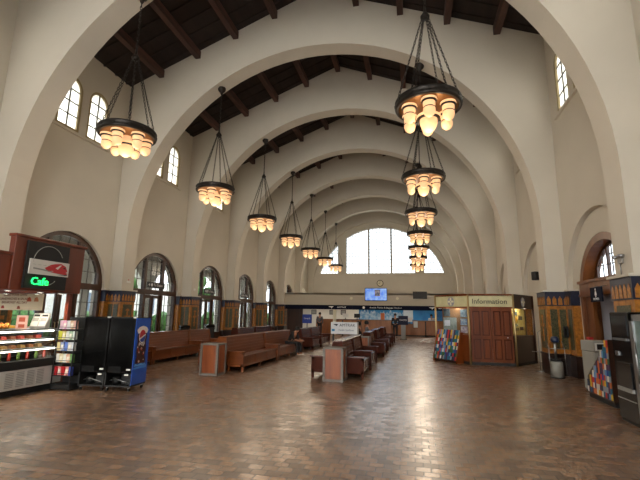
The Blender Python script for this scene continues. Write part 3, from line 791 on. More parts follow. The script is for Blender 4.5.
# on top of the case
t=thing('newspaper_stand','tilted stand of black and white newspapers on the far end of the deli case','newspaper stand',(-4.4,7.35,1.25),.35)
MB().prism([(-.02,0),(.16,0),(.0,.32),(-.02,.32)],lambda u,v,w:(w,-u+.1,v),-.16,.16,grey).obj('stand',None,t)
for k in (-1,1):
    B=MB(); M_=Matrix.Translation((k*.08,-.0,.17))@Matrix.Rotation(-.45,4,'X'); B.box(-.07,.07,-.0,.008,-.13,.16,mat('newsprint','C4C2BC',.8),M_)
    B.box(-.06,.06,-.004,0,.09,.14,blackm,M_); B.box(-.06,.06,-.004,0,-.02,.06,grey,M_); B.obj('newspaper',None,t)
t=thing('price_card','pink and white menu card standing left of the newspapers on the deli case','card',(-4.35,6.9,1.25),.3)
MB().box(-.11,.11,0,.006,0,.28,mat('pink_card','D8B0A0',.6)).obj('card',None,t)
MB().box(-.06,.06,-.004,0,.15,.24,mat('food_print','A8482A',.6)).obj('photo_print',None,t); MB().box(-.06,.06,-.004,0,.03,.1,mat('food_print','A8482A',.6)).obj('photo_print',None,t)
for k,(y,c,s) in enumerate([(4.7,'7A3E20',.13),(5.2,'C8902E',.14),(5.6,'8A5A34',.13),(6.0,'2F3A48',.12),(6.35,'B86A28',.15),(6.62,'C87A20',.12)]):
    names=['dark brown','golden','brown','blue grey','orange','bright orange']
    t=thing('pastry_tray','steel tray heaped with %s pastries on the deli case top'%names[k],'tray',(-4.5,y,1.25),0,'trays on the deli case')
    MB().box(-.16,.16,-.14,.14,0,.015).obj('tray',steel,t)
    B=MB(); mm=mat('pastry_'+c,c,.7,var=.3,scale=25)
    for q in range(7):
        a=q*.9; B.lathe([(0,.015),(s*.42,.03),(s*.45,.06),(s*.25,.1),(0,.11)],(math.cos(a)*.075,math.sin(a)*.075,(q%2)*.03),10,mm)
    B.obj('pastries',None,t)
# back bar and menu banner
t=thing('back_counter','dark wooden back bar counter below the cafe menu banner','counter',(0,0,0))
MB().box(-7.3,-5.2,8.05,8.5,0,.95).obj('cabinet',cherry,t); MB().box(-7.35,-5.15,7.99,8.52,.95,1.0).obj('counter_top',blackm,t)
t=thing('menu_banner','cream cafe menu banner with food pictures and small text above the back bar','banner',(-6.15,8.42,1.87))
MB().box(-1.25,.62,0,.02,-.24,.27,mat('banner_cream','D9C8A8',.7)).obj('banner_cloth',None,t)
fm=lambda cx,cz:(lambda u,v,w:(u+cx,-.002-w,v+cz))
for k,(s,z) in enumerate((('BUILD YOUR OWN',.14),('SANDWICHES & SALADS',.04),('BREAKFAST ALL DAY',-.05))): text(s,.085,fm(-.25,z),mat('menu_ink','7A3A28',.6),parent=t)
for x,z,r,c in ((-.85,.03,.11,'B86A1E'),(.2,.02,.07,'C85A28'),(.42,.02,.07,'C87A48'),(-.6,-.17,.05,'B83A28'),(-.1,-.18,.05,'A8482A')):
    B=MB(); B.prism([(x-r,z-r*.6),(x+r,z-r*.6),(x+r*.8,z+r*.3),(x+r*.2,z+r),(x-r*.7,z+r*.7)],front,-.006,0,mat('food_'+c,c,.6,var=.4,scale=25)); B.obj('food_print',None,t)
for x in (-1.2,.55): MB().tube([(x,.01,.27),(x,.01,.6)],.008).obj('hanging_cord',steel,t)
items=[(-7.1,'1E1E20',.09,.32,'coffee_urn','black coffee urn'),(-6.8,'3A2A22',.06,.28,'syrup_bottle','dark syrup bottle'),(-6.6,'242428',.1,.35,'coffee_grinder','black coffee grinder'),(-6.3,'5A3018',.07,.3,'syrup_bottle','brown syrup bottle'),(-6.1,'C8922A',.1,.26,'snack_box','golden snack box'),(-5.85,'1E2A4A',.08,.33,'coffee_flask','dark blue coffee flask'),(-5.6,'B86A2A',.11,.24,'snack_box','orange snack box'),(-5.35,'2E5AA0',.1,.42,'cup_tower','tall blue stack of cups')]
for x,c,r,h,nm,lb in items:
    if nm=='snack_box':
        B=MB().box(-r,r,-r*.6,r*.6,0,h); 
    else: B=MB().lathe([(0,0),(r*.9,0),(r,.02),(r,h*.6),(r*.55,h*.75),(r*.5,h*.9),(r*.6,h*.92),(r*.5,h),(0,h)],n=14)
    o=B.obj(nm,mat('item_'+c,c,.35)); o.location=(x,8.25,1.0); tag(o,lb+' on the back bar under the menu banner',nm.split('_')[1] if nm!='coffee_flask' else 'flask')
# ---------------------------------------------------------------- information booth
P=[(4.35,16.8),(5.4,15.5),(6.9,15.5),(7.85,16.85)]
t=thing('information_booth','wooden information booth with brass posts and panelled doors by the right wall','booth',(0,0,0))
def face(i):
    a=Vector(P[i]).to_3d(); b=Vector(P[i+1]).to_3d(); d=(b-a); ln=d.length; d.normalize(); n=Vector((d.y,-d.x,0))
    return ln,(lambda u,v,w:tuple(a+d*u+n*w+Vector((0,0,v))))
creamp=mat('booth_cream_panel','CFC79A',.5,var=.15,scale=5); emb=mat('emblem_grey','8E8C98',.5)
def fbox(mb,fn,u0,u1,z0,z1,w0,w1,m): mb.prism([(u0,z0),(u1,z0),(u1,z1),(u0,z1)],fn,w0,w1,m)
for i in range(3):
    ln,fn=face(i); wd=walnut if i==2 else booth_w
    # carcass: lower cabinet, frieze board, back boards
    if i!=1: B=MB(); fbox(B,fn,.03,ln-.03,.06,1.0,-.5,0,wd); B.obj('cabinet',None,t)
    B=MB(); fbox(B,fn,0,ln,0,.09,-.05,.012,blackm); B.obj('kick_board',None,t)
    B=MB(); fbox(B,fn,.03,ln-.03,1.98,2.42,-.06,0,walnut if i==2 else creamp); B.obj('frieze_board',None,t)
    B=MB(); fbox(B,fn,0,ln,2.40,2.45,-.1,.03,wd); fbox(B,fn,0,ln,1.95,2.0,-.08,.02,wd); B.obj('frame_rails',None,t)
    if i==1:
        dl_=[]
        for k in range(2):
            u0=.06+k*(ln-.12)/2; u1=u0+(ln-.12)/2-.01
            B=MB(); fbox(B,fn,u0,u1,.1,1.95,-.04,.0,wd)
            for z0,z1 in ((.2,.88),(1.0,1.85)):
                h=(u1-u0)/2
                for q in range(2):
                    a=u0+.07+q*(h-.03); b=a+h-.1
                    fbox(B,fn,a,a+.035,z0,z1,0,.03,bench_d); fbox(B,fn,b-.035,b,z0,z1,0,.03,bench_d); fbox(B,fn,a,b,z0,z0+.035,0,.03,bench_d); fbox(B,fn,a,b,z1-.035,z1,0,.03,bench_d); fbox(B,fn,a+.06,b-.06,z0+.07,z1-.07,0,.02,wd)  # darker moulding wood paints in the shade of recessed door panels
            fbox(B,fn,u0,u1,.90,.97,0,.02,wd)
            o=B.obj('door',None,t)
            if k: 
                c=fn(u0+.5,.95,.05); MB().lathe([(0,-.02),(.02,-.01),(.02,.01),(0,.02)],c,10).obj('knob',white,o)
        x0=text('Information',.25,lambda u,v,w:fn(u+ln/2-.03,v+2.18,w+.004),mat('booth_letter','3A321E',.4),parent=t,depth=.02)
    else:
        # glazed display with posters and emblem
        B=MB(); fbox(B,fn,.05,ln-.05,1.0,1.95,-.32,-.28,mat('booth_back_cream','B89A4E',.7) if i==2 else mat('booth_back_wood','7E5A34',.6)); B.obj('display_back',None,t)
        B=MB(); fbox(B,fn,.05,ln-.05,1.02,1.95,-.02,-.015,pane_clear); B.obj('display_glass',None,t)
        c=fn(ln/2,1.965,-.16); l_=area('booth_window_lamp',c,(0,0,0),.8,.15,9 if i==2 else 6,(1,.88,.6) if i==2 else (1,.95,.88)); B=MB(); fbox(B,fn,ln/2-.4,ln/2+.4,1.985,2.0,-.24,-.08,tubelit); B.obj('added_strip',None,t)  # left lamp and hidden strips added to brighten posters; right interior is lit
        B=MB(); c=(ln/2,2.19)
        disc(c,.17,fn,.0,.012,emb,B,24)
        for q in range(4):
            a=q*PI/2; B.prism([(c[0]+math.cos(a-.25)*.15,c[1]+math.sin(a-.25)*.15),(c[0]+math.cos(a+.25)*.15,c[1]+math.sin(a+.25)*.15),(c[0]+math.cos(a+.9)*.04,c[1]+math.sin(a+.9)*.04),(c[0]+math.cos(a-.9)*.04,c[1]+math.sin(a-.9)*.04)],fn,.012,.018,cream)
        B.obj('cross_emblem',None,t)
    for u in ((0,) if i==0 else (0,ln) if i==1 else (ln,)):
        p=fn(u,0,.02); MB().tube([(p[0],p[1],0),(p[0],p[1],2.44)],.035,n=10).obj('brass_post',brass if i<2 and not(i==2) else walnut,t)
MB().prism([(P[0][0],P[0][1]),(P[1][0],P[1][1]),(P[2][0],P[2][1]),(P[3][0],P[3][1])],lambda u,v,w:(u,v,w),2.38,2.42,booth_w).obj('booth_roof',None,t)
# posters in the display windows
def poster(fn,u,z,w,h,c,lb,c2=None,wo=-.278):
    B=MB(); fbox(B,fn,u,u+w,z,z+h,wo,wo+.004,mat('poster_'+c,c,.6,col2=c2,scale=9)); 
    o=B.obj('poster'); tag(o,lb,'poster'); return o
ln,fn=face(0)
for k,(u,z,w,h,c,c2,lb) in enumerate([(.12,1.65,.35,.28,'5E6E78','3A4A58','grey blue map poster at the top left of the left booth window'),(.1,1.05,.7,.55,'9AA4A0','7A8A88','large pale map poster in the left booth window'),(.16,1.28,.3,.22,'D8DCE8',None,'white notice on the map in the left booth window'),(1.0,1.62,.32,.28,'44607A','8AA0A8','upper blue picture in a column at the right of the left booth window'),(1.0,1.33,.32,.24,'3A6090','B0C0C8','middle blue picture in a column at the right of the left booth window'),(1.0,1.05,.32,.24,'8A7A98','D0D0D0','lowest picture in a column at the right of the left booth window')]): poster(fn,u,z,w,h,c,lb,c2,-.278+(.006 if k==2 else 0))
ln,fn=face(2)
ys='C8A03C'
for k,(u,z,w,h,c,c2,lb) in enumerate([(.1,1.08,.25,.82,'C8A860','8A6A3A','tall narrow yellow poster at the left of the right booth window'),(.5,1.05,1.0,.88,'CDBB72','B89A4A','large yellow display sheet in the right booth window'),(.6,1.72,.3,.13,'2A3A48','5A6A78','dark landscape photo at top of the yellow display sheet'),(.62,1.5,.3,.15,'D89A28',None,'orange picture on the yellow display sheet'),(1.0,1.55,.35,.14,'3A3028','6A5A48','dark brown photo right of the orange picture in the booth'),(.65,1.32,.3,.1,'3E4A3A','D0D0C0','green grey photo in the middle of the yellow display sheet'),(.7,1.16,.3,.1,'2A2A22','9A8A5A','lower left dark photo on the yellow display sheet'),(1.1,1.18,.3,.12,'5A2A1A','3A2A1A','lower right red brown photo on the yellow display sheet')]): poster(fn,u,z,w,h,c,lb,c2,-.278+(.006 if k>1 else 0))
# brochure racks
def brochures(origin,d,n,rowsn,cols_n,w,h0,h1,dep,group,rackdesc,mask=None):
    pal=['24408C','B42A24','C8C4B8','D0A828','1A2440','5A88B8','2E5A30','C0642A','8A8E98','4A2448','14607E','D8D4C8']
    o0=Vector(origin); d=Vector(d); nrm=Vector(n); cardw=w/cols_n; first={}
    for r in range(rowsn):
        f=r/(rowsn-1); z=h0+(h1-h0)*f; off=dep*f
        for k in range(cols_n):
            if mask and not mask(k/(cols_n-1),f): continue
            c=pal[(r*5+k*7+rnd.randint(0,11))%12]
            if c not in first: first[c]=MB().box(-cardw*.45,cardw*.45,-.004,.004,0,.19 if dep else .135).mesh('brochure',mat('brochure_'+c,c,.8))
            p=o0+d*(cardw*(k+.5))-nrm*off; o=link('brochure',first[c],None,(p.x,p.y,z))
            o.rotation_euler=(0,0,math.atan2(d.y,d.x)); o.rotation_euler.rotate_axis('X',-.25 if dep else -.03)
            tag(o,'brochure in %s, %s row up, %s from left'%(rackdesc,ORD[r],ORD[k] if k<12 else 'last'),'brochure',group)
ln,fn=face(0); a=Vector(P[0]).to_3d(); dd=(Vector(P[1])-Vector(P[0])).to_3d().normalized(); nn=Vector((dd.y,-dd.x,0))
t=thing('brochure_rack','sloping wooden rack of colourful brochures below the left booth window','brochure rack',(0,0,0))
for u in (.18,1.36):
    B=MB(); B.prism([(0,0),(.34,0),(.34,.12),(.1,1.08),(0,1.08)],lambda uu,v,w:tuple(a+dd*(u+w)+nn*(uu+.03)+Vector((0,0,v))),-.02,.02,booth_w); B.obj('side_panel',None,t)
B=MB(); B.prism([(0,.02),(.28,.02),(.28,.12),(.06,1.04),(0,1.04)],lambda uu,v,w:tuple(a+dd*(.2+w)+nn*(uu+.03)+Vector((0,0,v))),0,1.14,walnut); B.obj('rack_body',None,t)
brochures(a+dd*.2+nn*.36,dd,nn,8,15,1.14,.1,.97,.22,'brochures in the booth rack','the booth rack')
# ---------------------------------------------------------------- right side furniture
t=thing('brochure_stand','magazine stand with sloping top full of colourful brochures beside the ticket machine','brochure stand',(0,0,0))
fnb=lambda u,v,w:(7.1+w,u,v)
MB().prism([(9.1,.08),(10.25,.08),(10.25,.42),(9.1,1.25)],fnb,.05,.2,walnut).obj('rack_body',None,t); MB().prism([(9.1,0),(10.25,0),(10.25,.1),(9.1,.1)],fnb,.055,.24,blackm).obj('base',None,t)
brochures(Vector((7.135,10.25,0)),(0,-1,0),(-1,0,0),10,15,1.15,.12,1.1,0,'brochures in the wall side stand','the ticket machine side stand',lambda k,f:f<.12+.95*k)
t=thing('waste_bin','grey white waste bin with a square opening beside the restroom doorway','bin',(7.6,10.9,0),.3)
MB().box(-.2,.2,-.2,.2,.05,.9).obj('bin_body',mat('bin_beige','8F8B82',.6),t,bev=.015)
MB().box(-.21,.21,-.21,.21,.9,1.15).obj('hood',mat('bin_beige','8F8B82',.6),t,bev=.02); MB().box(-.18,.18,-.18,.18,0,.05).obj('base',blackm,t)
MB().box(-.17,.17,-.225,-.208,.93,1.1).obj('opening_rim',white,t); MB().box(-.13,.13,-.232,-.224,.955,1.075).obj('opening',blackm,t)
t=thing('ticket_machine','tall black ticket machine with silver slots by the right pier','ticket machine',(6.84,-.28,0))
MB().box(0,.58,7.78,8.44,.04,1.76).obj('cabinet',black,t,bev=.015)
MB().box(.02,.56,7.8,8.42,0,.05).obj('base',blackm,t)
B=MB(); B.box(-.012,0,7.86,8.36,1.38,1.70,mat('screen_dark','1A2024',.1)); B.obj('screen',None,t)
B=MB(); B.box(-.03,0,7.9,8.34,1.30,1.335,steel); B.obj('card_slot',None,t); B=MB(); B.box(-.02,0,8.22,8.32,1.05,1.12,steel); B.obj('coin_slot',None,t)
MB().box(-.02,0,7.86,8.3,.55,.95).obj('delivery_flap',mat('flap_dark','0C0D0E',.15),t,bev=.005); MB().box(-.04,0,7.84,8.32,.5,.56).obj('tray',grey,t)
B=MB(); B.box(-.008,0,7.82,8.42,.36,.375,grey); B.obj('door_seam',None,t)
t=thing('glass_display_fridge','silver framed glass fronted fridge at the right edge','fridge',(6.84,-.21,0))
MB().box(.05,.7,6.75,7.68,.12,1.72).obj('cabinet',mat('fridge_inner','5E6A6A',.4),t); MB().box(0,.7,6.75,7.68,0,.13).obj('base',blackm,t)
MB().box(.0,.045,6.8,7.6,.2,1.66).obj('glass_door',mat('fridge_glass','7F9494',.08,spec=.9),t,bev=.004)
B=MB(); 
for q in ((6.75,7.68,1.62,1.72),(6.75,7.68,.13,.22),(7.58,7.68,.13,1.72),(6.75,6.85,.13,1.72)): B.box(-.02,.05,*q,steel)
B.obj('door_frame',None,t); MB().tube([(-.05,7.5,.7),(-.05,7.5,1.3)],.014,n=8).obj('handle',steel,t)
# restroom sign, corridor notice
t=thing('restroom_sign','dark blue restroom sign with a white figure hanging at the right doorway','sign',(8.0,11.45,0))
MB().box(-.06,-.03,-.33,.33,2.06,2.42).obj('sign_board',navy,t)
fr_=lambda u,v,w:(-.061-w,-u,v)
B=MB(); disc((0,2.36),.03,fr_,0,.004,wsign,B,12); B.prism([(-.03,2.32),(.03,2.32),(.06,2.22),(.025,2.22),(.02,2.17),(-.02,2.17),(-.025,2.22),(-.06,2.22)],fr_,0,.004,wsign); B.obj('figure_pictogram',None,t)
text('WOMEN',.085,lambda u,v,w:(-.061-w,-u,v+2.125),wsign,parent=t); 
for y in (-.25,.25): MB().tube([(-.04,y,2.42),(.1,y,2.46)],.01).obj('bracket',steel,t)
t=thing('wall_notice','pale wall notice with dark lettering and a black disc inside the restroom corridor','notice',(11.46,11.5,0))
B=MB(); B.box(-.02,0,-1.0,.6,.7,2.0,mat('notice_grey','A9A4AA',.6)); B.obj('notice_board',None,t)
B=MB(); disc((.05,1.2),.2,lambda u,v,w:(-.021-w,u,v),0,.006,navy,B,24); B.obj('round_symbol',None,t)
text('RESTROOMS',.16,lambda u,v,w:(-.021-w,-u+.0,v+1.8),navy,parent=t); text('AHEAD',.14,lambda u,v,w:(-.021-w,-u,v+1.6),navy,parent=t)
# fountain pedestal near the pier
t=thing('drinking_fountain','white pedestal drinking fountain with dark basin and blue head by the tiled pier','fountain',(7.38,13.0,0))
MB().lathe([(0,.03),(.16,.03),(.16,.42),(.13,.46),(0,.46)],n=20).obj('pedestal',mat('fountain_white','8E8C84',.5),t); MB().lathe([(0,0),(.18,0),(.18,.03),(0,.03)],n=20).obj('base',blackm,t)
MB().lathe([(0,.46),(.2,.47),(.22,.52),(.2,.53),(.15,.5),(0,.49)],n=20).obj('basin',blackm,t)
MB().tube([(0,0,.5),(0,.02,.8),(0,0,.98)],.035).obj('column',steel,t)
MB().lathe([(0,.95),(.09,.97),(.11,1.03),(.09,1.12),(0,1.14)],n=16).obj('head',mat('head_blue','24304E',.3),t)
B=MB()
for x in (-.2,.2): B.tube([(x,-.12,.1),(x,-.1,.8),(x,.08,1.0)],.01,steel)
B.tube([(-.2,-.1,.8),(.2,-.1,.8)],.01,steel); B.obj('rail',None,t)
t=thing('wall_phone','small black telephone box on the tiled pier right of the fountain','telephone',(7.83,13.38,1.25))
MB().box(-.06,.06,-.0,.08,-.16,.16).obj('housing',blackm,t,bev=.01); MB().tube([(-.03,-.03,-.1),(-.03,-.03,.1)],.018).obj('handset',black,t)
t=thing('extinguisher_cabinet','red fire extinguisher cabinet at the left jamb of the restroom doorway','cabinet',(8.24,12.7,.9))
MB().box(-.12,-.02,-.1,.1,-.25,.25).obj('cabinet',red,t,bev=.01); MB().box(-.13,-.118,-.07,.07,-.18,.18).obj('door_glass',mat('dark_red','7A1018',.2),t)
t=thing('rail_post','thin chrome bag hook rail standing left of the drinking fountain','rail',(7.3,14.3,0))
B=MB().tube([(0,0,0),(0,0,1.2)],.012,steel); B.tube([(-.2,0,.6),(.2,0,.6)],.01,steel); B.tube([(0,0,1.2),(.08,0,1.25),(.12,0,1.2)],.01,steel); B.obj('hook_rail',None,t); MB().lathe([(0,0),(.14,0),(.14,.02),(0,.03)],n=16).obj('base',steel,t)
# speaker, emergency light, plaques
t=thing('wall_speaker','black loudspeaker mounted on the right wall above the booth','speaker',(7.45,14.6,3.0),.5)
MB().box(-.1,.1,-.09,.09,-.14,.14).obj('cabinet',blackm,t,bev=.015); MB().tube([(.05,.05,0),(.2,.2,0)],.02).obj('bracket',blackm,t)
t=thing('emergency_light','grey two headed emergency light on the right pier above the tile ledge','lamp',(7.43,8.85,2.72))
MB().box(-.03,0,-.08,.08,-.02,.16).obj('battery_box',grey,t)
for s in (-1,1): MB().lathe([(0,0),(.05,.01),(.06,.06),(0,.05)],n=12).obj('lamp_head',steel,t,(-.05,s*.12,.08))
MB().tube([(-.02,0,-.02),(-.02,0,-.24)],.012).obj('conduit',steel,t)
t=thing('notice_plate','small white plate above the dado on the near left pier','plate',(-7.44,13.9,2.78)); MB().box(0,.02,-.1,.1,-.03,.03).obj('plate',white,t); MB().lathe([(0,.06),(.02,.06),(.02,.1),(0,.1)],n=8).obj('knob',red,t)
t=thing('notice_plate','small white plate above the dado on the second left pier','plate',(-7.44,18.9,2.78)); MB().box(0,.02,-.09,.09,-.04,.06).obj('plate',white,t)
# door signs
for k,i in enumerate((1,2,3)):
    yc=ay(i)+L/2+DC
    t=thing('door_sign','black sign reading To Trains over the doorway, %s along the left wall'%('nearest one','second one','third one')[k],'sign',(-8.03,yc,2.83),0,'signs over the left doorways')
    MB().box(-.03,.03,-.62,.62,-.13,.13).obj('sign_board',mat('sign_black','1A1B1E',.5),t)
    text('To Trains',.17,lambda u,v,w:(.031+w,u+.12,v),wsign,parent=t)
    B=MB(); disc((-.34,0),.07,lambda u,v,w:(.031+w,u,v),0,.004,wsign,B,16); B.prism([(-.58,0),(-.5,.06),(-.5,-.06)],lambda u,v,w:(.031+w,u,v),0,.004,wsign); B.obj('arrow_symbol',None,t)
# black bins by the left doors
for k,(x,y) in enumerate(((-7.3,14.3),(-7.25,17.9),(-7.0,19.9))):
    t=thing('litter_bin','black litter bin against the left wall by a doorway, %s'%('nearest','middle one','farthest')[k],'bin',(x,y,0),0,'black bins along the left wall')
    MB().lathe([(0,0),(.26,0),(.3,.05),(.3,.85),(.26,.9),(0,.9)],n=4,smooth=False).obj('bin_body',blackm,t); MB().lathe([(.3,.9),(.32,.93),(.28,1.02),(0,1.04)],n=4,smooth=False).obj('lid',black,t)
# ---------------------------------------------------------------- ticket office
t=thing('ticket_counter','long orange brown wooden ticket counter under the navy banner','counter',(0,0,0))
for a,b in ((-2.9,1.7),(1.7,3.4),(3.4,7.9)):
    zt=1.22 if a!=1.7 else .95
    MB().box(a,b,34.35,35.0,.1,zt).obj('counter_front',oak,t); MB().box(a-.02,b+.02,34.28,35.05,zt,zt+.05).obj('counter_top',mat('counter_top_grey','5A4A40',.4),t)
    B=MB(); n=max(1,int((b-a)/1.1))
    for k in range(n+1): B.box(a+(b-a)*k/n-.03,a+(b-a)*k/n+.03,34.32,34.36,.1,zt,oak)
    B.obj('pilasters',None,t)
MB().box(-2.9,7.9,34.38,34.9,0,.1).obj('kick_board',blackm,t)
t=thing('mural','blue mountain and sky mural on the wall behind the ticket counter','mural',(0,38.88,0))
MB().box(-1.6,7.9,-.03,0,.9,2.6).obj('mural_board',mat('mural_blue','155A90',.7,col2='2C80B4',scale=.8),t)
B=MB(); rr=random.Random(5); p=[(-1.5,1.2)]
x=-1.5
while x<3.3: p.append((x,rr.uniform(1.7,1.95))); x+=.15; p.append((x,rr.uniform(1.9,2.2))); x+=.15
p.append((3.3,1.2)); B.prism(p,front,-.04,-.03,mat('mural_snow','A8BCC8',.6,col2='4A80A8',scale=4)); B.obj('mountain_print',None,t)
for k,x in enumerate((-6.0,-4.2,-3.1)):
    t=thing('framed_picture','small dark framed picture on the white office wall, %s'%('left one','middle one','right one')[k],'picture',(x,38.88,1.85),0,'pictures on the office wall')
    MB().box(-.25,.25,-.03,0,-.22,.22).obj('frame',blackm,t); MB().box(-.2,.2,-.035,-.029,-.17,.17).obj('print',grey,t)
t=thing('wood_partition','dark wooden partition with a door left of the ticket office','partition',(0,34.35,0))
MB().box(-7.2,-5.9,0,.1,0,2.42).obj('panel',walnut,t); MB().box(-6.9,-6.2,-.03,0,.05,2.1).obj('door',walnut,t)
t=thing('wood_partition','low orange wooden partition wall at the left of the ticket counter','partition',(0,35.2,0))
MB().box(-4.9,-3.2,0,.1,0,1.25).obj('panel',oak,t)
t=thing('office_column','white square column between the office room and the counter','column',(-3.05,34.2,0)); MB().box(-.12,.12,-.12,.12,0,2.42).obj('column',cream,t)
for k,x in enumerate((-2.2,-1.2,1.95,2.5,3.1)):
    t=thing('computer_monitor','dark computer monitor on the ticket counter, %s from the left'%ORD[k],'monitor',(x,34.65,1.272 if x<1.7 else 1.002),.2,'monitors on the ticket counter')
    MB().box(-.25,.25,-.02,.03,.12,.46).obj('screen',blackm if k%2 else white,t); MB().box(-.03,.03,-.0,.04,0,.14).obj('stand',blackm,t); MB().box(-.12,.12,-.08,.08,0,.015).obj('base',blackm,t)
t=thing('window_notice','orange notice board standing on the ticket counter','notice',(.95,34.5,1.27)); MB().box(-.16,.16,0,.03,0,.55).obj('board',mat('orange_card','C8682E',.6),t)
t=thing('paper_notice','white paper notice hung on the counter front','notice',(3.6,34.2,0)); MB().box(-.16,.16,0,.02,.7,1.2).obj('sheet',white,t)
t=thing('window_notice','white glazed notice behind the counter beside the blue wall','notice',(3.1,38.8,1.5)); MB().box(-.55,.3,0,.02,-.2,.75).obj('board',mat('pale_board','C8D4D8',.5),t)
for k,(x,y,h,lb) in enumerate(((-3.95,28.5,1.62,'blue information sign on a post at the left of the hall'),(2.75,29.5,1.62,'blue ticket kiosk sign on a grey stand near the counter'))):
    t=thing('kiosk_sign',lb,'sign',(x,y,0),0,None)
    MB().box(-.33,.33,-.05,.05,h-.62,h).obj('sign_board',mat('kiosk_blue','1E3C96',.5) if k==0 else mat('kiosk_navy','080F30',.7),t); MB().box(-.16 if k else -.04,.16 if k else .04,.0,.1 if k else .05,.02,h-.6).obj('stand',grey,t); MB().box(-.25,.25,-.2,.2,0,.03).obj('base',blackm,t)
    text('TICKETS' if k else 'TRAINS',.14,lambda u,v,w:(u,-.051-w,v+h-.3),wsign,parent=t)
for k,(x,y) in enumerate(((4.35,33.2),(-1.9,31.5),(-.6,32.5))):
    t=thing('queue_post','black queue barrier post in front of the counter, %s'%('at the right','left of centre','near the centre')[k],'post',(x,y,0),0,'queue posts')
    MB().tube([(0,0,.02),(0,0,1.15)],.035).obj('post',blackm,t); MB().lathe([(0,0),(.19,0),(.19,.02),(.04,.04),(0,.04)],n=18).obj('base',blackm,t); MB().lathe([(0,1.12),(.045,1.12),(.045,1.2),(0,1.21)],n=12).obj('cap',blackm,t)
# screens on the fascia, clock
t=thing('wall_television','lit blue television screen mounted on the beige fascia','television',(.47,33.9,3.32))
MB().box(-.92,.92,-.06,.04,-.53,.53).obj('frame',blackm,t); MB().box(-.87,.87,-.068,-.058,-.48,.48).obj('screen',mat('screen_blue','3C78E0',.3,col2='A8D0FF',scale=3,emit=.55,ecol='4080E8'),t)
B=MB(); B.box(-.1,.35,-.073,-.066,-.15,.4,mat('screen_dark_photo','28324A',.4,col2='B0A0A0',scale=6,emit=.2,ecol='506080')); B.obj('picture_on_screen',None,t); MB().box(-.2,.2,.04,.1,-.2,.2).obj('bracket',blackm,t)
t=thing('wall_television','switched off dark television on the beige fascia, right of the lit one','television',(4.0,33.9,3.28)); MB().box(-.55,.55,-.05,.04,-.29,.29).obj('frame',blackm,t); MB().box(-.5,.5,-.056,-.048,-.25,.25).obj('screen',mat('screen_off','2A2422',.6),t); MB().box(-.2,.2,.04,.1,-.1,.1).obj('bracket',blackm,t)
t=thing('wall_clock','round pale clock with dark rim below the great arched window','clock',(0,YB-.02,5.03))
B=MB(); disc((0,0),.36,front,-.05,.0,bronze,B,32); B.obj('rim',None,t); B=MB(); disc((0,0),.3,front,-.06,-.045,cream,B,32); B.obj('dial',None,t)
B=MB(); B.box(-.015,.015,-.07,-.06,0,.24,blackm); B.obj('minute_hand',None,t); B=MB(); B.box(-.16,0,-.07,-.06,-.02,.02,blackm); B.obj('hour_hand',None,t)
B=MB()
for k in range(12):
    a=k*PI/6; B.box(-.01,.01,-.065,-.06,.23,.28,blackm,Matrix.Rotation(a,4,'Y'))
B.obj('hour_marks',None,t)
for k,x in enumerate((-1.6,2.2)):
    t=thing('smoke_detector','small pale round detector on the beige fascia, %s of the lit television'%('left','right')[k],'detector',(x,33.99,3.0)); B=MB(); disc((0,0),.12,front,-.05,0,cream,B,16); B.obj('housing',None,t)
#,'white paper cup standing on the floor at the right bench end','cup',(.55,11.3,0)); MB().lathe([(0,0),(.04,0),(.055,.14),(.06,.145),(.05,.15),(0,.15)],n=14).obj('cup',white,t)
# ---------------------------------------------------------------- people
def skin_mesh(name,verts,edges,radii,m,root=0,sub=1):
    me=bpy.data.meshes.new('sk'); me.from_pydata([Vector(v) for v in verts],edges,[]); o=bpy.data.objects.new('sk',me); C.objects.link(o)
    md=o.modifiers.new('s','SKIN'); md.use_smooth_shade=True
    for i,r in enumerate(radii):
        sv=me.skin_vertices[0].data[i]; sv.radius=(r if isinstance(r,tuple) else (r,r)); sv.use_root=(i==root)
    if sub: o.modifiers.new('u','SUBSURF').levels=sub; 
    dg=bpy.context.evaluated_depsgraph_get(); r=bpy.data.meshes.new_from_object(o.evaluated_get(dg)); bpy.data.objects.remove(o)
    r.materials.clear(); r.materials.append(m); r.name=name
    for p in r.polygons: p.use_smooth=True
    return r
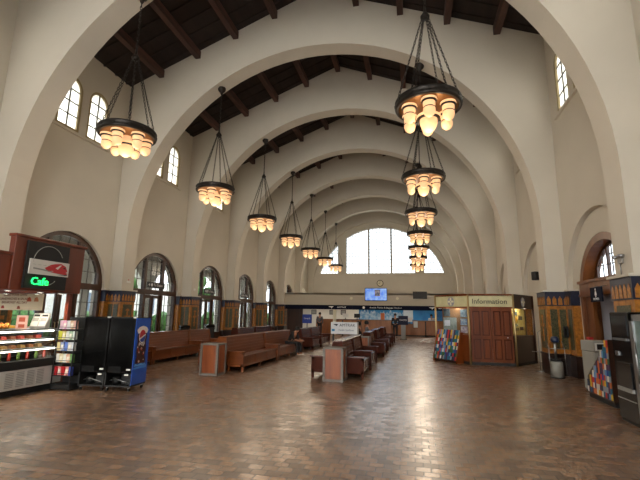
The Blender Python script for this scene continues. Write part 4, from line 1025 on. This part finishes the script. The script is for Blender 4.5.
def person(label,loc,rz,pose,top,legs,hairc=hair,scale=1.0,shoe=None):
    t=thing('person',label,'person',loc,rz)
    # faces +x locally
    if pose=='stand':
        J=dict(pelvis=(0,0,.95),waist=(0,0,1.1),chest=(.01,0,1.33),neck=(0,0,1.5),h0=(.02,0,1.58),h1=(.03,0,1.66),h2=(.02,0,1.74))
        hip=.09; K=[(.02,.1,.52),(.0,.1,.09),(.12,.11,.05)]; A=[(0,.19,1.42),(-.02,.24,1.13),(.06,.22,.9),(.1,.21,.83)]
    elif pose=='sit':
        J=dict(pelvis=(0,0,.52),waist=(-.02,0,.68),chest=(-.03,0,.9),neck=(-.01,0,1.06),h0=(.02,0,1.13),h1=(.03,0,1.20),h2=(.02,0,1.28))
        hip=.09; K=[(.43,.11,.5),(.42,.11,.1),(.53,.12,.05)]; A=[(-.01,.19,1.0),(.0,.24,.74),(.22,.17,.64),(.29,.13,.62)]
    else:
        J=dict(pelvis=(0,0,.52),waist=(.06,0,.66),chest=(.18,0,.84),neck=(.28,0,.97),h0=(.33,0,1.0),h1=(.37,0,1.06),h2=(.38,0,1.14))
        hip=.09; K=[(.44,.14,.5),(.46,.13,.1),(.57,.14,.05)]; A=[(.2,.19,.93),(.3,.24,.7),(.52,.14,.62),(.58,.1,.62)]
    V=[];E=[];Rr=[]
    def add(p,r,par=None):
        V.append(p);Rr.append(r)
        if par is not None:E.append((par,len(V)-1))
        return len(V)-1
    pe=add(J['pelvis'],(.13,.11)); wa=add(J['waist'],(.12,.1),pe); ch=add(J['chest'],(.14,.11),wa); ne=add(J['neck'],.05,ch)
    h0=add(J['h0'],.07,ne); h1=add(J['h1'],.088,h0); h2=add(J['h2'],.06,h1)
    q=J['h0']; add((q[0]+.11,0,q[2]+.05),.014,h1)      # nose
    for s in (-1,1): add((q[0]+.0,s*.095,q[2]+.06),.012,h1)  # ears
    for s in (-1,1):
        kn=add((K[0][0],s*K[0][1],K[0][2]),.06,None); hp=add((J['pelvis'][0]+.02,s*hip,J['pelvis'][2]-.03),.085,pe); E.append((hp,kn))
        an=add((K[1][0],s*K[1][1],K[1][2]),.04,kn); ft=add((K[2][0],s*K[2][1],K[2][2]),.038,an)
        sh=add((A[0][0],s*A[0][1],A[0][2]),.06,ch); el=add((A[1][0],s*A[1][1],A[1][2]),.042,sh); wr=add((A[2][0],s*A[2][1],A[2][2]),.028,el); pa=add((A[3][0],s*A[3][1],A[3][2]),(.035,.02),wr)
        d=(Vector(A[3])-Vector(A[2])).normalized()
        for k in range(4):
            b=Vector((A[3][0],s*A[3][1],A[3][2]))+Vector((d.x*.04,s*(.012*(k-1.5)),d.z*.04)); b2=b+Vector((d.x*.04,0,d.z*.04-.012))
            i1=add(tuple(b),.009,pa); add(tuple(b2),.008,i1)
        th=Vector((A[2][0],s*A[2][1],A[2][2]))+Vector((d.x*.03,-s*.035,.01)); i1=add(tuple(th),.011,wr); add(tuple(th+Vector((d.x*.04,-s*.005,0))),.009,i1)
    link('body',skin_mesh('body',V,E,Rr,skin),t)
    V=[];E=[];Rr=[]
    pe=add((J['pelvis'][0],0,J['pelvis'][2]+.04),(.15,.125)); wa=add(J['waist'],(.14,.12),pe); ch=add(J['chest'],(.16,.13),wa); nk=add(tuple(Vector(J['chest']).lerp(Vector(J['neck']),.65)),(.085,.075),ch)
    for s in (-1,1):
        sh=add((A[0][0],s*A[0][1],A[0][2]),.075,ch); el=add((A[1][0],s*A[1][1],A[1][2]),.055,sh); add(tuple(Vector((A[1][0],s*A[1][1],A[1][2])).lerp(Vector((A[2][0],s*A[2][1],A[2][2])),.35 if pose=='lean' else .9)),.042,el)
    link('shirt',skin_mesh('shirt',V,E,Rr,top),t)
    V=[];E=[];Rr=[]
    pe=add(J['pelvis'],(.15,.13))
    for s in (-1,1):
        hp=add((J['pelvis'][0]+.02,s*hip,J['pelvis'][2]-.03),.1,pe); kn=add((K[0][0],s*K[0][1],K[0][2]),.075,hp); add((K[1][0],s*K[1][1],K[1][2]+.03),.058,kn)
    link('trousers',skin_mesh('trousers',V,E,Rr,legs),t)
    for s in (-1,1):
        B=MB(); B.tube([(K[1][0]-.05,s*K[1][1],.05),(K[1][0]+.02,s*K[1][1],.055),(K[2][0]+.02,s*K[2][1],.045),(K[2][0]+.08,s*K[2][1],.035)],[.042,.05,.045,.03]); B.obj('shoe',shoe or blackm,t)
    c=Vector(J['h1'])+Vector((-.015,0,.03))
    B=MB(); B.lathe([(.095,-.06),(.104,-.01),(.098,.04),(.07,.085),(.03,.103),(0,.106)],tuple(c),16); B.obj('hair',hairc,t)
    e=MB(); 
    for s in (-1,1): e.lathe([(0,-.008),(.008,0),(0,.008)],(q[0]+.085,s*.032,q[2]+.085),8,blackm)
    e.obj('eyes',None,t)
    t.scale=(scale,)*3
    return t
dk=mat('shirt_dark','1E1C1E',.8); jn=mat('trousers_dark','16161A',.8); gy=mat('shirt_grey','5A5A5E',.8)
person('seated man in dark shirt leaning forward at the far end of the bench',(-1.6,16.7,-.07),-.2,'lean',dk,jn,shoe=white)
person('seated person in black on the right bench row, the nearer of two',(1.15,17.9,-.03),PI,'sit',mat('coat_black','101012',.8),jn,scale=1.05)
person('seated person in grey on the right bench row, the farther of two',(1.2,20.6,-.03),PI,'sit',gy,jn,scale=1.05)
person('person in dark clothes standing at the blue kiosk near the counter',(2.15,30.6,0),PI/2,'stand',mat('jacket_dark','18181C',.8),jn)
person('ticket agent in a light shirt behind the right end of the counter',(4.9,35.6,0),-PI/2,'stand',mat('shirt_light','B0B4B8',.8),jn)
person('person in a grey top standing near the left office room',(-3.6,31.0,0),PI/2,'stand',gy,jn)
